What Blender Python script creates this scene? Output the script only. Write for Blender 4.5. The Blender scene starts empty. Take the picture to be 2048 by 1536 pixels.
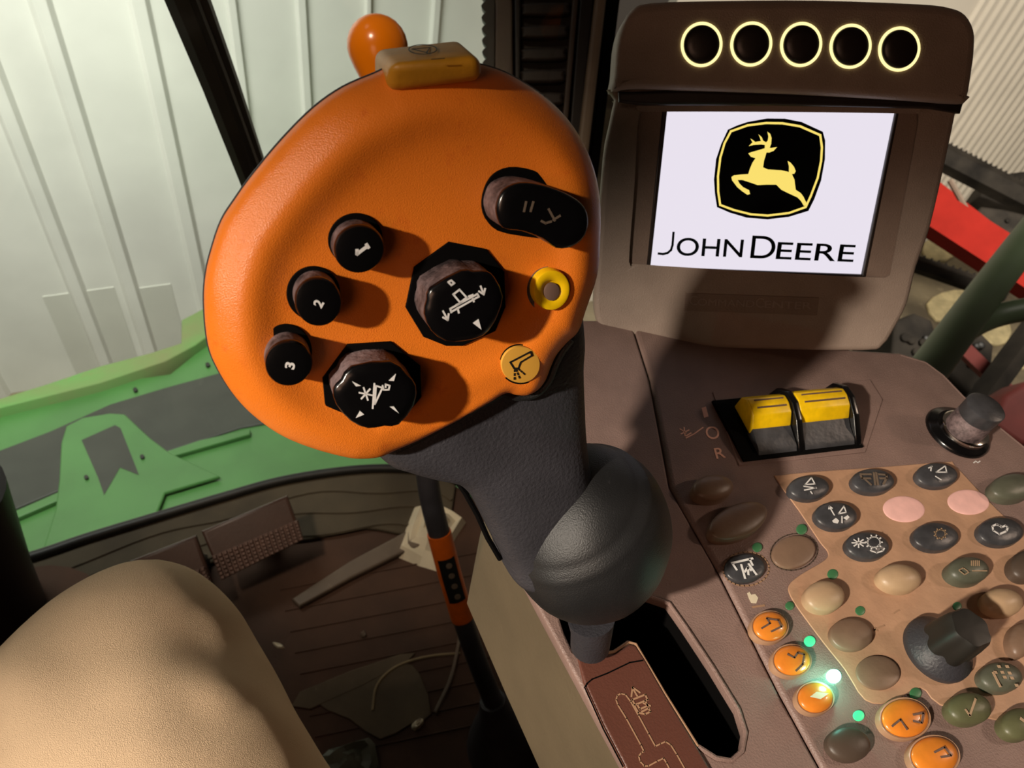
import bpy, bmesh, math, random
import numpy as np
from mathutils import Vector, Matrix, noise
from mathutils.geometry import delaunay_2d_cdt
random.seed(4)
# ------------------------------------------------------------ camera
FPX = 1450.0
UPC = Vector((.15267, .65461, .74039)).normalized()          # world up seen from the camera
FWC = (Vector((0, 0, -1)) - UPC * Vector((0, 0, -1)).dot(UPC)).normalized()
RTC = FWC.cross(UPC).normalized()
R = Matrix((RTC, FWC, UPC))
CAM = Vector((0, 0, .9))
sc = bpy.context.scene
cd = bpy.data.cameras.new('camera'); cam = bpy.data.objects.new('camera', cd)
sc.collection.objects.link(cam)
cam.matrix_world = Matrix.Translation(CAM) @ R.to_4x4()
cd.sensor_width = 36; cd.lens = FPX / 2048 * 36; cd.clip_start = .01
cd.dof.use_dof = True; cd.dof.focus_distance = .235; cd.dof.aperture_fstop = 30
sc.camera = cam
def c2w(v): return R @ Vector(v)
# ------------------------------------------------------------ world, lights, exposure
w = bpy.data.worlds.new('world'); sc.world = w; w.use_nodes = True
w.node_tree.nodes['Background'].inputs[0].default_value = (.9, .72, .55, 1)
w.node_tree.nodes['Background'].inputs[1].default_value = .06
sc.view_settings.view_transform = 'Standard'; sc.view_settings.look = 'None'
sc.view_settings.exposure = 0; sc.view_settings.gamma = 1; sc.view_settings.use_curve_mapping = False
def look(o, at):
    o.rotation_euler = (Vector(at) - o.location).to_track_quat('-Z', 'Y').to_euler()
def lamp(name, kind, loc, at, power, col, **kw):
    l = bpy.data.lights.new(name, kind); l.energy = power; l.color = col
    for k, v in kw.items(): setattr(l, k, v)
    o = bpy.data.objects.new(name, l); sc.collection.objects.link(o); o.location = loc; look(o, at)
    return o
HC = CAM + R @ Vector((-.03, .01, -.18))
L1 = HC + R @ Vector((-.60, -.02, .80)) * 1.2
lamp('cab_spot_lamp', 'SPOT', L1, HC + R @ Vector((.02, -.225, 0)), 108, (1, .88, .73), spot_size=math.radians(29.5), spot_blend=.7, shadow_soft_size=.026)  # cone edge shaped to stand in for the shade of a hand-held phone
KC = CAM + R @ Vector((.18, -.10, -.32))
lamp('console_lamp', 'SPOT', KC + Vector((.62, .16, .52)), KC + Vector((.05, -.03, 0)), 5.5, (1, .74, .56), spot_size=math.radians(27), spot_blend=.6, shadow_soft_size=.03)
lamp('rear_fill', 'AREA', (-.2, -.68, 1.12), (.02, .2, .75), 1.0, (1, .56, .36), size=.3)  # unseen fill, added to lift the shadows on the handle
lamp('knob_floor_fill', 'SPOT', (-.5, -.12, 1.66), (-.22, .53, .4), 34, (1, .8, .6), spot_size=math.radians(27), spot_blend=.6, shadow_soft_size=.06)  # unseen spot, added to brighten the lever knob, sleeve and floor
lamp('shed_lamp', 'AREA', (-1.35, .9, 1.6), (-1.75, 2.0, -1.2), 56, (.98, 1, .93), size=1.2, spread=math.radians(105))
lamp('shed_lamp.001', 'AREA', (1.6, 1.2, 1.9), (2.4, 3.6, -1.2), 66, (1, .92, .8), size=1.2, spread=math.radians(100))
# ------------------------------------------------------------ materials
def lin(h):
    h = h.lstrip('#'); c = [int(h[i:i + 2], 16) / 255 for i in (0, 2, 4)]
    return tuple(x / 12.92 if x <= .04045 else ((x + .055) / 1.055) ** 2.4 for x in c) + (1,)
def mat(name, col, rough=.5, metal=0, var=.12, vs=30, bump=0, bs=400, spec=.5, col2=None, emit=None, es=1, coat=0, dust=None, dustamt=.5):
    m = bpy.data.materials.new(name); m.use_nodes = True; nt = m.node_tree; N = nt.nodes; L = nt.links
    b = N['Principled BSDF']; c = lin(col)
    b.inputs['Roughness'].default_value = rough; b.inputs['Metallic'].default_value = metal
    b.inputs['Specular IOR Level'].default_value = spec; b.inputs['Coat Weight'].default_value = coat
    tc = N.new('ShaderNodeTexCoord')
    n = N.new('ShaderNodeTexNoise'); n.inputs['Scale'].default_value = vs; n.inputs['Detail'].default_value = 6
    L.new(tc.outputs['Object'], n.inputs['Vector'])
    mx = N.new('ShaderNodeMix'); mx.data_type = 'RGBA'
    a, d = (c, lin(col2)) if col2 else (tuple(x * (1 - var) for x in c[:3]) + (1,), tuple(min(1, x * (1 + var)) for x in c[:3]) + (1,))
    mx.inputs[6].default_value = a; mx.inputs[7].default_value = d
    r = N.new('ShaderNodeMapRange'); r.inputs[1].default_value = .35; r.inputs[2].default_value = .65
    L.new(n.outputs['Fac'], r.inputs[0]); L.new(r.outputs[0], mx.inputs[0])
    out = mx.outputs[2]
    if dust:
        n3 = N.new('ShaderNodeTexNoise'); n3.inputs['Scale'].default_value = vs * 4; n3.inputs['Detail'].default_value = 10; n3.inputs['Roughness'].default_value = .75
        L.new(tc.outputs['Object'], n3.inputs['Vector'])
        r3 = N.new('ShaderNodeMapRange'); r3.inputs[1].default_value = 1 - dustamt; r3.inputs[2].default_value = 1.15 - dustamt * .8
        L.new(n3.outputs['Fac'], r3.inputs[0])
        m3 = N.new('ShaderNodeMix'); m3.data_type = 'RGBA'; L.new(r3.outputs[0], m3.inputs[0]); L.new(out, m3.inputs[6]); m3.inputs[7].default_value = lin(dust)
        out = m3.outputs[2]
    L.new(out, b.inputs['Base Color'])
    if bump:
        n2 = N.new('ShaderNodeTexNoise'); n2.inputs['Scale'].default_value = bs; n2.inputs['Detail'].default_value = 4
        L.new(tc.outputs['Object'], n2.inputs['Vector'])
        bp = N.new('ShaderNodeBump'); bp.inputs['Strength'].default_value = bump; bp.inputs['Distance'].default_value = .0006
        L.new(n2.outputs['Fac'], bp.inputs['Height']); L.new(bp.outputs[0], b.inputs['Normal'])
    if emit:
        b.inputs['Emission Color'].default_value = lin(emit); b.inputs['Emission Strength'].default_value = es
    return m
M = {}
M['orange'] = mat('orange_plastic', '#ea7d24', .3, var=.05, vs=25, bump=.3, bs=3200, spec=.5, dust='#cf5a1e', dustamt=.42)
M['knob_orange'] = mat('knob_orange', '#f0820c', .22, var=.05)
M['black'] = mat('gloss_black', '#0b0a0b', .22, bump=.08, bs=300, spec=.5)
M['black_side'] = mat('dusty_black', '#332a2b', .6, dust='#8a7676', dustamt=.6, bump=.5, bs=900)
M['gap'] = mat('gap_black', '#040303', .8, spec=.1)
M['rubber'] = mat('dark_rubber', '#353439', .5, var=.2, vs=40, bump=.5, bs=900, dust='#57555a', dustamt=.36)
M['rubber2'] = mat('boot_rubber', '#1c1c1d', .5, var=.2, vs=40, bump=.3, bs=2000, dust='#3c3a3c', dustamt=.38)
M['yellow_old'] = mat('worn_yellow_plastic', '#b8801a', .5, var=.15, vs=120, bump=.2)
M['yellow'] = mat('yellow_plastic', '#f2c40c', .35, var=.1, vs=200, dust='#c7931a', dustamt=.4)
M['tan_cap'] = mat('tan_cap', '#cf9a3c', .5)
M['brown_dot'] = mat('brown_dot', '#6b5348', .6)
M['white'] = mat('white_print', '#e8e6e4', .5, var=.03)
M['ink'] = mat('black_print', '#0c0c0a', .6)
M['house'] = mat('housing_plastic', '#9c897c', .5, var=.06, vs=60, bump=.5, bs=1400, spec=.4)
M['house2'] = mat('recess_plastic', '#8a7568', .5, var=.06, vs=60, bump=.4, bs=1400, spec=.4)
M['frame_dark'] = mat('dark_trim', '#2a2320', .35, bump=.1)
M['console'] = mat('console_plastic', '#866e66', .45, var=.1, vs=50, bump=.5, bs=1300, spec=.45, dust='#967b6c', dustamt=.4)
M['gate'] = mat('gate_plastic', '#5f392e', .42, var=.06, bump=.3, bs=1200)
M['side'] = mat('side_plastic', '#5f5340', .6, var=.1, vs=20, bump=.3)
M['inlay'] = mat('keypad_inlay', '#b58d70', .5, var=.1, vs=80, dust='#9b7560', dustamt=.42, bump=.3)
M['btn_dark'] = mat('dark_button', '#3d3d40', .38, var=.25, vs=150, bump=.3)
M['btn_olive'] = mat('olive_button', '#5b5c40', .42, var=.12, vs=120, bump=.2)
M['btn_grey'] = mat('grey_green_button', '#57584a', .42, var=.12, vs=120, bump=.2)
M['btn_tan'] = mat('tan_button', '#b19475', .42, var=.08, vs=120, bump=.2)
M['btn_brown'] = mat('brown_button', '#7d6452', .42, var=.08, vs=120, bump=.2)
M['btn_dbrown'] = mat('dark_brown_button', '#4f4238', .45, var=.08, bump=.2)
M['btn_pink'] = mat('pink_button', '#f0bcb4', .7, var=.06, vs=200)
M['btn_orange'] = mat('orange_button', '#e0842c', .3, var=.08, vs=200, coat=.3)
M['print_pink'] = mat('pale_print', '#ffc4ac', .6, var=.05)
M['btn_ring'] = mat('button_rim', '#a88468', .3, spec=.6)
M['led_off'] = mat('led_off', '#3c6e46', .4, emit='#2c7a4a', es=.05)
M['led_dim'] = mat('led_dim', '#42c98a', .4, emit='#3fcf8e', es=.75)
M['led_on'] = mat('led_on', '#b0fff0', .4, emit='#8affdf', es=7)
M['glow'] = mat('ring_light', '#fff2b8', .4, emit='#fff0a6', es=1.25)
M['screen'] = mat('screen_lit', '#101010', .25, emit='#e9e2ee', es=1.0)
M['screen_ink'] = mat('screen_ink', '#06090a', .6, spec=.05)
M['screen_yel'] = mat('screen_yellow', '#201c08', .6, emit='#fbe070', es=1.0, spec=.05)
M['screen_pale'] = mat('screen_blue_black', '#0a1218', .6, spec=.05)
M['trouser'] = mat('beige_cotton', '#d8bb9a', .85, var=.05, vs=14, bump=.8, bs=2600, spec=.2)
M['wall'] = mat('painted_sheet', '#dfe0d8', .5, var=.07, vs=2.2, dust='#c2c4ba', dustamt=.36)
M['wall_reflection'] = mat('reflection_grey', '#cdcec4', .5, var=.04, vs=3)
M['wall2'] = mat('painted_sheet_warm', '#ddd4c4', .5, var=.05, vs=3)
M['green'] = mat('green_paint', '#3f6a36', .38, var=.1, vs=6, dust='#566644', dustamt=.32)
M['green_d'] = mat('dusty_green', '#6c7048', .8, col2='#4e8a42', vs=3, dust='#7d6248', dustamt=.45)
M['belt'] = mat('grey_belt', '#2f302a', .6, var=.15, vs=8, dust='#43443c', dustamt=.35)
M['floor'] = mat('floor_mat', '#4a3224', .8, var=.3, vs=9, bump=.6, bs=200, dust='#5f4632', dustamt=.37)
M['sill'] = mat('floor_edge_mat', '#4a4030', .8, var=.25, vs=12, bump=.4, dust='#655b43', dustamt=.38)
M['patch'] = mat('lit_mat', '#5a4c3a', .8, var=.15, vs=25, dust='#7a6a52', dustamt=.4)
M['pedal'] = mat('pedal_metal', '#452e24', .4, var=.1, bump=.2)
M['tread'] = mat('tread_rubber', '#6a4f44', .5, var=.2, vs=80)
M['bar'] = mat('pale_bar', '#6b5c4e', .55, var=.12, vs=20, dust='#8a7a68', dustamt=.4)
M['black_metal'] = mat('dark_metal', '#1c1a17', .5, var=.3, vs=30)
M['paper'] = mat('crumpled_paper', '#dccfb4', .8, var=.06, vs=40)
M['tag'] = mat('orange_sleeve', '#d8620e', .5, var=.1, vs=60)
M['string'] = mat('string', '#8c7a5c', .9)
M['chrome'] = mat('chrome', '#d8d0c8', .12, metal=1)
M['col'] = mat('column_plastic', '#1c1511', .5, bump=.3)
M['seal'] = mat('door_seal', '#12120f', .5)
M['post_a'] = mat('post_strip', '#4c3f36', .55, bump=.3)
M['post_b'] = mat('post_dark', '#1a1310', .5, bump=.2)
M['post_c'] = mat('post_light_strip', '#8a7a68', .5, bump=.3)
M['vent'] = mat('vent_slat', '#2c2420', .5, var=.2, vs=100)
M['red'] = mat('red_paint', '#8a2018', .85, spec=.1, var=.1, vs=12)
M['red_d'] = mat('dusty_red', '#6e2a24', .7, var=.2, vs=12)
M['tube'] = mat('tube_green', '#56664a', .45, var=.12, vs=9)
M['dirty'] = mat('dirty_black', '#1a1714', .8, spec=.15, col2='#332e28', vs=9, dust='#4c463c', dustamt=.36)
M['ground'] = mat('shed_floor', '#5c5242', .9, col2='#8d8066', vs=2.5, dust='#c0b08c', dustamt=.42)
M['straw'] = mat('straw_patch', '#c8b88c', .9, var=.2, vs=14)
def glassmat():
    m = bpy.data.materials.new('window_glass'); m.use_nodes = True; nt = m.node_tree; N = nt.nodes; L = nt.links
    N.remove(N['Principled BSDF']); t = N.new('ShaderNodeBsdfTransparent'); t.inputs[0].default_value = (.96, .96, .94, 1)
    g = N.new('ShaderNodeBsdfGlossy'); g.inputs['Roughness'].default_value = .05
    lf = N.new('ShaderNodeLayerWeight'); lw = N.new('ShaderNodeMath'); lw.operation = 'MULTIPLY_ADD'; lw.inputs[1].default_value = .06; lw.inputs[2].default_value = .02; L.new(lf.outputs['Facing'], lw.inputs[0])
    mx = N.new('ShaderNodeMixShader'); L.new(lw.outputs[0], mx.inputs[0]); L.new(t.outputs[0], mx.inputs[1]); L.new(g.outputs[0], mx.inputs[2])
    L.new(mx.outputs[0], N['Material Output'].inputs[0]); return m
M['glass'] = glassmat()
# ------------------------------------------------------------ geometry helpers
def ray(p): return R @ Vector(((p[0] - 1024) / FPX, -(p[1] - 768) / FPX, -1))
def W(px, py, t): return CAM + ray((px, py)) * t
class Plane:                                   # a real plane in the cab, with its own frame
    def __init__(s, origin, normal, xdir):
        s.o = Vector(origin); s.n = Vector(normal).normalized()
        s.x = (Vector(xdir) - s.n * Vector(xdir).dot(s.n)).normalized(); s.y = s.n.cross(s.x)
        s.m = Matrix((s.x, s.y, s.n)).transposed().to_4x4(); s.m.translation = s.o; s.i = s.m.inverted()
    def at(s, p, h=0):
        r = ray(p); return CAM + r * ((s.o + s.n * h - CAM).dot(s.n) / r.dot(s.n))
    def uv(s, p, h=0):
        q = s.i @ s.at(p, h); return (q.x, q.y)
    def loc(s, wv): return s.i @ Vector(wv)
def link(name, me, par=None, m=None, matrix=None):
    o = bpy.data.objects.new(name, me); sc.collection.objects.link(o)
    if m is not None and me is not None:
        me.materials.clear(); me.materials.append(M[m])
    if par is not None: o.parent = par
    if matrix is not None:
        if par is None: o.matrix_world = matrix
        else: o.matrix_local = matrix
    return o
def fin(me, angle=38):
    me.shade_smooth(); me.set_sharp_from_angle(angle=math.radians(angle)); return me
def thing(name, label, cat, matrix, group=None):
    o = link(name, None, matrix=matrix); o['label'] = label; o['category'] = cat
    o.empty_display_size = .02
    if group: o['group'] = group
    return o
def tag(o, label, cat, group=None):
    o['label'] = label; o['category'] = cat
    if group: o['group'] = group
    return o
def mesh(verts, faces, ang=38, clean=False):
    me = bpy.data.meshes.new('mesh'); me.from_pydata([tuple(v) for v in verts], [], faces); me.update()
    bm = bmesh.new(); bm.from_mesh(me)
    if clean: bmesh.ops.remove_doubles(bm, verts=bm.verts, dist=1e-6)
    bmesh.ops.recalc_face_normals(bm, faces=bm.faces); bm.to_mesh(me); bm.free()
    return fin(me, ang)
def plate_mesh(outs, z0, z1, bev=0, res=2):
    """a flat bevelled plate: outs = list of closed outlines (holes allowed) in local metres"""
    cu = bpy.data.curves.new('outline', 'CURVE'); cu.dimensions = '2D'; cu.fill_mode = 'BOTH'
    for pts in outs:
        s = cu.splines.new('POLY'); s.points.add(len(pts) - 1); s.use_cyclic_u = True
        for i, p in enumerate(pts): s.points[i].co = (p[0], p[1], 0, 1)
    T = z1 - z0; bev = min(bev, T * .49)
    cu.extrude = T / 2 - bev; cu.bevel_depth = bev; cu.bevel_resolution = res; cu.offset = -bev
    o = bpy.data.objects.new('tmp', cu); me = bpy.data.meshes.new_from_object(o)
    bpy.data.objects.remove(o); bpy.data.curves.remove(cu)
    me.transform(Matrix.Translation((0, 0, (z0 + z1) / 2)))
    return fin(me, 50)
def smooth(pts, k=4):
    """closed catmull-rom through the given points"""
    n = len(pts); out = []
    for i in range(n):
        p0, p1, p2, p3 = [Vector(pts[(i + j) % n]) for j in (-1, 0, 1, 2)]
        for q in range(k):
            t = q / k
            v = .5 * ((2 * p1) + (p2 - p0) * t + (2 * p0 - 5 * p1 + 4 * p2 - p3) * t * t + (3 * p1 - p0 - 3 * p2 + p3) * t ** 3)
            out.append(tuple(v))
    return out
def smooth_open(pts, k=6):
    P = [Vector(p) for p in pts]; P = [2 * P[0] - P[1]] + P + [2 * P[-1] - P[-2]]; out = []
    for i in range(1, len(P) - 2):
        p0, p1, p2, p3 = P[i - 1:i + 3]
        for q in range(k):
            t = q / k
            out.append(.5 * ((2 * p1) + (p2 - p0) * t + (2 * p0 - 5 * p1 + 4 * p2 - p3) * t * t + (3 * p1 - p0 - 3 * p2 + p3) * t ** 3))
    out.append(P[-2]); return out
def ell(cx, cy, a, b, rot=0, n=36):
    r = math.radians(rot)
    return [(cx + a * math.cos(t) * math.cos(r) - b * math.sin(t) * math.sin(r), cy + a * math.cos(t) * math.sin(r) + b * math.sin(t) * math.cos(r)) for t in [2 * math.pi * i / n for i in range(n)]]
def ppx(pl, pts, h=0): return [pl.uv(p, h) for p in pts]
def circ(c, r, n=40): return [(c[0] + r * math.cos(2 * math.pi * i / n), c[1] + r * math.sin(2 * math.pi * i / n)) for i in range(n)]
def cen(pts): return (sum(p[0] for p in pts) / len(pts), sum(p[1] for p in pts) / len(pts))
def scl(pts, s, c=None):
    c = c or cen(pts); return [(c[0] + (p[0] - c[0]) * s, c[1] + (p[1] - c[1]) * s) for p in pts]
def stack(outline, levels):
    """closed lofted body; levels = [(scale, z, (dx, dy))...] from bottom to top"""
    c = cen(outline); V = []; F = []; n = len(outline)
    for L_ in levels:
        s, z = L_[0], L_[1]; d = L_[2] if len(L_) > 2 else (0, 0)
        V += [(c[0] + (p[0] - c[0]) * s + d[0], c[1] + (p[1] - c[1]) * s + d[1], z) for p in outline]
    for k in range(len(levels) - 1):
        for i in range(n):
            j = (i + 1) % n; F.append((k * n + i, k * n + j, (k + 1) * n + j, (k + 1) * n + i))
    d = levels[-1][2] if len(levels[-1]) > 2 else (0, 0)
    V.append((c[0] + d[0], c[1] + d[1], levels[-1][1])); t = len(V) - 1; k = (len(levels) - 1) * n
    for i in range(n): F.append((k + i, k + (i + 1) % n, t))
    V.append((c[0], c[1], levels[0][1])); t = len(V) - 1
    for i in range(n): F.append(((i + 1) % n, i, t))
    return mesh(V, F, 45)
def dome(outline, h, z0=0, crown=.25):
    lv = [(1, z0), (1, z0 + h * (1 - crown) * .8)]
    for s in (.985, .94, .85, .7, .45, .2): lv.append((s, z0 + h * (1 - crown) * .8 + h * (1 - (1 - crown) * .8) * math.sqrt(1 - s * s)))
    return stack(outline, lv)
def strokes(pl, lines, w, z, px=True, thick=.00012):
    """thin raised ink lines; lines in photo pixels unprojected on the plane at height z, or local metres"""
    V = []; F = []
    for ln in lines:
        q = [Vector(pl.uv(p, z)) for p in ln] if px else [Vector(p) for p in ln]
        for a, b in zip(q, q[1:]):
            d = b - a
            if d.length < 1e-6: continue
            d.normalize(); nn = Vector((-d.y, d.x)) * w / 2; e = d * w * .35; k = len(V)
            for zz in (z, z + thick):
                for p in (a - e - nn, b + e - nn, b + e + nn, a - e + nn): V.append((p.x, p.y, zz))
            F += [(k + 4, k + 5, k + 6, k + 7), (k, k + 1, k + 5, k + 4), (k + 1, k + 2, k + 6, k + 5), (k + 2, k + 3, k + 7, k + 6), (k + 3, k, k + 4, k + 7)]
    me = bpy.data.meshes.new('strokes'); me.from_pydata(V, [], F); me.update(); return me
def fill_px(pl, polys, z, thick=.00012):
    return plate_mesh([ppx(pl, p, z) for p in polys], z, z + thick)
def text_mesh(s, bl, br, tl, z, thick=.00012, bold=0):
    """text fitted to three local corners (bottom-left, bottom-right, top-left)"""
    cu = bpy.data.curves.new('text', 'FONT'); cu.body = s; cu.extrude = .5; cu.offset = bold
    o = bpy.data.objects.new('tmp', cu); me = bpy.data.meshes.new_from_object(o); bpy.data.objects.remove(o); bpy.data.curves.remove(cu)
    xs = [v.co.x for v in me.vertices]; ys = [v.co.y for v in me.vertices]
    x0, x1, y0, y1 = min(xs), max(xs), min(ys), max(ys); bl = Vector(bl); ex = Vector(br) - bl; ey = Vector(tl) - bl
    for v in me.vertices:
        a = (v.co.x - x0) / (x1 - x0); b = (v.co.y - y0) / (y1 - y0); p = bl + ex * a + ey * b
        v.co = (p.x, p.y, z + thick if v.co.z > 0 else z)
    return me
def text_px(pl, s, bl, br, tl, z, **k): return text_mesh(s, pl.uv(bl, z), pl.uv(br, z), pl.uv(tl, z), z, **k)
def tube(path, rad, n=14, ell_ax=None, caps=True):
    """swept tube through world points; rad = number or per-point; returns (verts, faces)"""
    P = [Vector(p) for p in path]; k = len(P); rad = rad if hasattr(rad, '__len__') else [rad] * k
    up = Vector((0, 0, 1)); V = []; F = []; prev = None
    for i, p in enumerate(P):
        d = (P[min(i + 1, k - 1)] - P[max(i - 1, 0)]).normalized()
        if prev is None:
            a = d.cross(up) if abs(d.z) < .95 else d.cross(Vector((1, 0, 0)))
        else: a = prev - d * prev.dot(d)
        a.normalize(); b = d.cross(a); prev = a
        for q in range(n):
            t = 2 * math.pi * q / n; r = rad[i]
            V.append(p + (a * math.cos(t) + b * math.sin(t)) * r)
    for i in range(k - 1):
        for q in range(n):
            j = (q + 1) % n; F.append((i * n + q, i * n + j, (i + 1) * n + j, (i + 1) * n + q))
    if caps: F += [tuple(range(n)), tuple(range((k - 1) * n, k * n))]
    return V, F
def wmesh(verts, faces, par=None, ang=38):
    """mesh given in world points, stored relative to its parent"""
    i = par.matrix_world_i if False else (PI[par.name] if par is not None else Matrix.Identity(4))
    return mesh([i @ Vector(v) for v in verts], faces, ang)
PI = {}
def root(name, label, cat, matrix, group=None):
    o = thing(name, label, cat, matrix, group); PI[o.name] = matrix.inverted(); return o
def T(v): return Matrix.Translation(Vector(v))
def prism_w(pts, vec):
    """world polygon swept by a vector"""
    n = len(pts); V = [Vector(p) for p in pts] + [Vector(p) + Vector(vec) for p in pts]
    return V, [tuple(range(n)), tuple(range(n, 2 * n))] + [(i, (i + 1) % n, n + (i + 1) % n, n + i) for i in range(n)]
def box_m(x0, x1, y0, y1, z0, z1, bev=0):
    return plate_mesh([[(x0, y0), (x1, y0), (x1, y1), (x0, y1)]], z0, z1, bev)
def bevel(me, wd, seg=3):
    bm = bmesh.new(); bm.from_mesh(me)
    bmesh.ops.bevel(bm, geom=bm.edges[:] , offset=wd, segments=seg, affect='EDGES', profile=.5)
    bm.to_mesh(me); bm.free(); return fin(me, 45)
ID = Matrix.Identity(4)
def S(o, kind='structure'): o['kind'] = kind; return o
# ============================================================ SETTING
Z = Vector((0, 0, 1))
LAT = Vector((.84, .54, 0)).normalized(); FWD = Vector((-LAT.y, LAT.x, 0))      # the machine's own axes
GROUND = -2.05
ground = S(link('ground', box_m(-5, 6, -2, 7, GROUND - .1, GROUND), m='ground'))
# shed wall (ribbed sheet), one rib each
wp = Plane(W(100, 720, 3.4), -FWD, LAT)
wl = S(link('wall_front', box_m(-3.2, 2.2, -1.0, 3.6, -.06, 0), m='wall', matrix=wp.m))
for x_t, y_t in ((-160, 500), (84, 400), (205, 400), (364, 400), (470, 60), (605, 60), (735, 60), (868, 60)):
    u = wp.uv((x_t, y_t))[0]; hw = {470: .02, 605: .022, 735: .012, 868: .02}.get(x_t, .036)
    prof = [(-hw, 0), (-hw * .55, .022), (hw * .55, .022), (hw, 0)]
    V = [(u + a, y, z) for y in (-1.0, 3.6) for a, z in prof]
    link('rib', mesh(V, [(0, 1, 2, 3), (4, 5, 6, 7), (0, 1, 5, 4), (1, 2, 6, 5), (2, 3, 7, 6), (3, 0, 4, 7)], 20), wl, 'wall')
link('reflection_patch', box_m(wp.uv((105, 640))[0], wp.uv((250, 640))[0], -.98, wp.uv((180, 580))[1], .0, .003), wl, 'wall_reflection')  # reflection on the windshield, painted as grey patches on the wall
link('reflection_patch', box_m(wp.uv((285, 640))[0], wp.uv((360, 640))[0], -.98, wp.uv((320, 570))[1], .0, .003), wl, 'wall_reflection')
wr = Plane(W(1970, 200, 4.6), -FWD, LAT)
w2 = S(link('wall_right', box_m(-2.6, 2.6, -1.6, 2.8, -.06, 0), m='wall2', matrix=wr.m))
for i in range(22):
    u = wr.uv((1900, 200))[0] - .25 + i * .085
    prof = [(-.024, 0), (-.012, .02), (.012, .02), (.024, 0)]
    V = [(u + a, y, z) for y in (-1.5, 2.7) for a, z in prof]
    link('rib', mesh(V, [(0, 1, 2, 3), (4, 5, 6, 7), (0, 1, 5, 4), (1, 2, 6, 5), (2, 3, 7, 6), (3, 0, 4, 7)], 20), w2, 'wall2')
# cab floor with its curved front edge
arc_px = [(-150, 1180), (60, 1125), (180, 1085), (320, 1042), (450, 1003), (560, 972), (680, 952), (780, 946), (870, 955), (935, 985), (980, 1040)]
fp = Plane((0, 0, 0), Z, (1, 0, 0))
arc = smooth_open([fp.uv(p) + (0,) for p in arc_px], 5)
arc = [(p[0], p[1]) for p in arc]
last = arc[-1]
floor_out = arc + [(last[0] + .1, last[1] - .12), (.55, last[1] - .2), (.55, -.75), (-.95, -.75), (-.95, arc[0][1])]
floor = S(link('floor', plate_mesh([floor_out], -.05, 0, .004), m='floor'))
sill_out = arc[:44] + [(p[0] * 1.0 + .01, p[1] - .1 - .004 * math.sin(i * .7)) for i, p in reversed(list(enumerate(arc[:44])))]
link('floor_edge', plate_mesh([sill_out], 0, .008, .003), floor, 'sill')
V, F = tube([(p[0], p[1], .012) for p in arc], .0065, 10)
S(link('trim_1', mesh(V, F), m='black_metal'))
# ridges of the mat near the edge
for k in range(3):
    V, F = tube([(p[0] * 1.0 + .004 * k, p[1] - .035 - .03 * k + .006 * math.sin(i * .5 + k), .008) for i, p in enumerate(arc)][4:44], .003, 6)
    link('mat_ridge', mesh(V, F), floor, 'sill')
# dark rib lines on the mat
for k in range(9):
    a = fp.uv((560 + 10 * k, 1180 + 42 * k)); b = fp.uv((960 + 4 * k, 1105 + 42 * k))
    V, F = tube([(a[0], a[1], .001), (b[0], b[1], .001)], .0009, 6)
    link('mat_rib', mesh(V, F), floor, 'floor')
# patches of light on the mat, painted as pale plates and a strip
o = link('lit_patch', plate_mesh([smooth(ppx(fp, [(625, 1400), (700, 1345), (800, 1325), (840, 1350), (862, 1430), (820, 1450), (760, 1480), (700, 1440)]), 2)], .0, .003, .001), floor, 'patch')
o = link('lit_patch', plate_mesh([smooth(ppx(fp, [(600, 1385), (800, 1310), (815, 1325), (620, 1420)]), 2)], .0, .0035, .001), floor, 'patch')
fb = thing('lit_floor_strip', 'pale strip painted as light falling across the cab floor beside the white paper', 'strip', fp.m)
link('strip_plate', plate_mesh([ppx(fp, [(585, 1205), (700, 1130), (830, 1060), (868, 1050), (880, 1085), (800, 1115), (700, 1165), (600, 1220)])], .0, .012, .003), fb, 'bar')
# cab shell behind and above the seat
S(link('ceiling', box_m(-.97, 1.02, -.77, .62, 1.74, 1.78), m='col'))
S(link('wall_back', box_m(-.97, 1.02, -.79, -.77, -.05, 1.78), m='col'))
S(link('wall_left', box_m(-.99, -.97, -.79, .26, -.05, 1.78), m='col'))
S(link('wall_side', box_m(1.02, 1.04, -.79, .45, -.05, 1.78), m='col'))
# windshield: glass standing on the floor's front edge
GL = arc[:46]
def glass_hit(p):
    r = ray(p)
    for (ax, ay), (bx, by) in zip(arc, arc[1:]):
        d = r.x * (by - ay) - r.y * (bx - ax)
        if abs(d) < 1e-9: continue
        t = (ax * (by - ay) - ay * (bx - ax)) / d; s = (r.x * t - ax) / (bx - ax) if abs(bx - ax) > 1e-6 else (r.y * t - ay) / (by - ay)
        if t > 0 and -.01 <= s <= 1.01: return t
    return .9
V = []; F = []
out_ = [(p[0], p[1] + .006) for p in GL]
n = len(GL)
for z in (.02, 1.7):
    V += [(p[0], p[1], z) for p in GL] + [(p[0], p[1], z) for p in out_]
for i in range(n - 1):
    F += [(i, i + 1, 2 * n + i + 1, 2 * n + i), (n + i, n + i + 1, 3 * n + i + 1, 3 * n + i), (i, i + 1, n + i + 1, n + i), (2 * n + i, 2 * n + i + 1, 3 * n + i + 1, 3 * n + i)]
F += [(0, n, 3 * n, 2 * n), (n - 1, 2 * n - 1, 4 * n - 1, 3 * n - 1)]
S(link('window_1', mesh(V, F), m='glass'))
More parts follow.
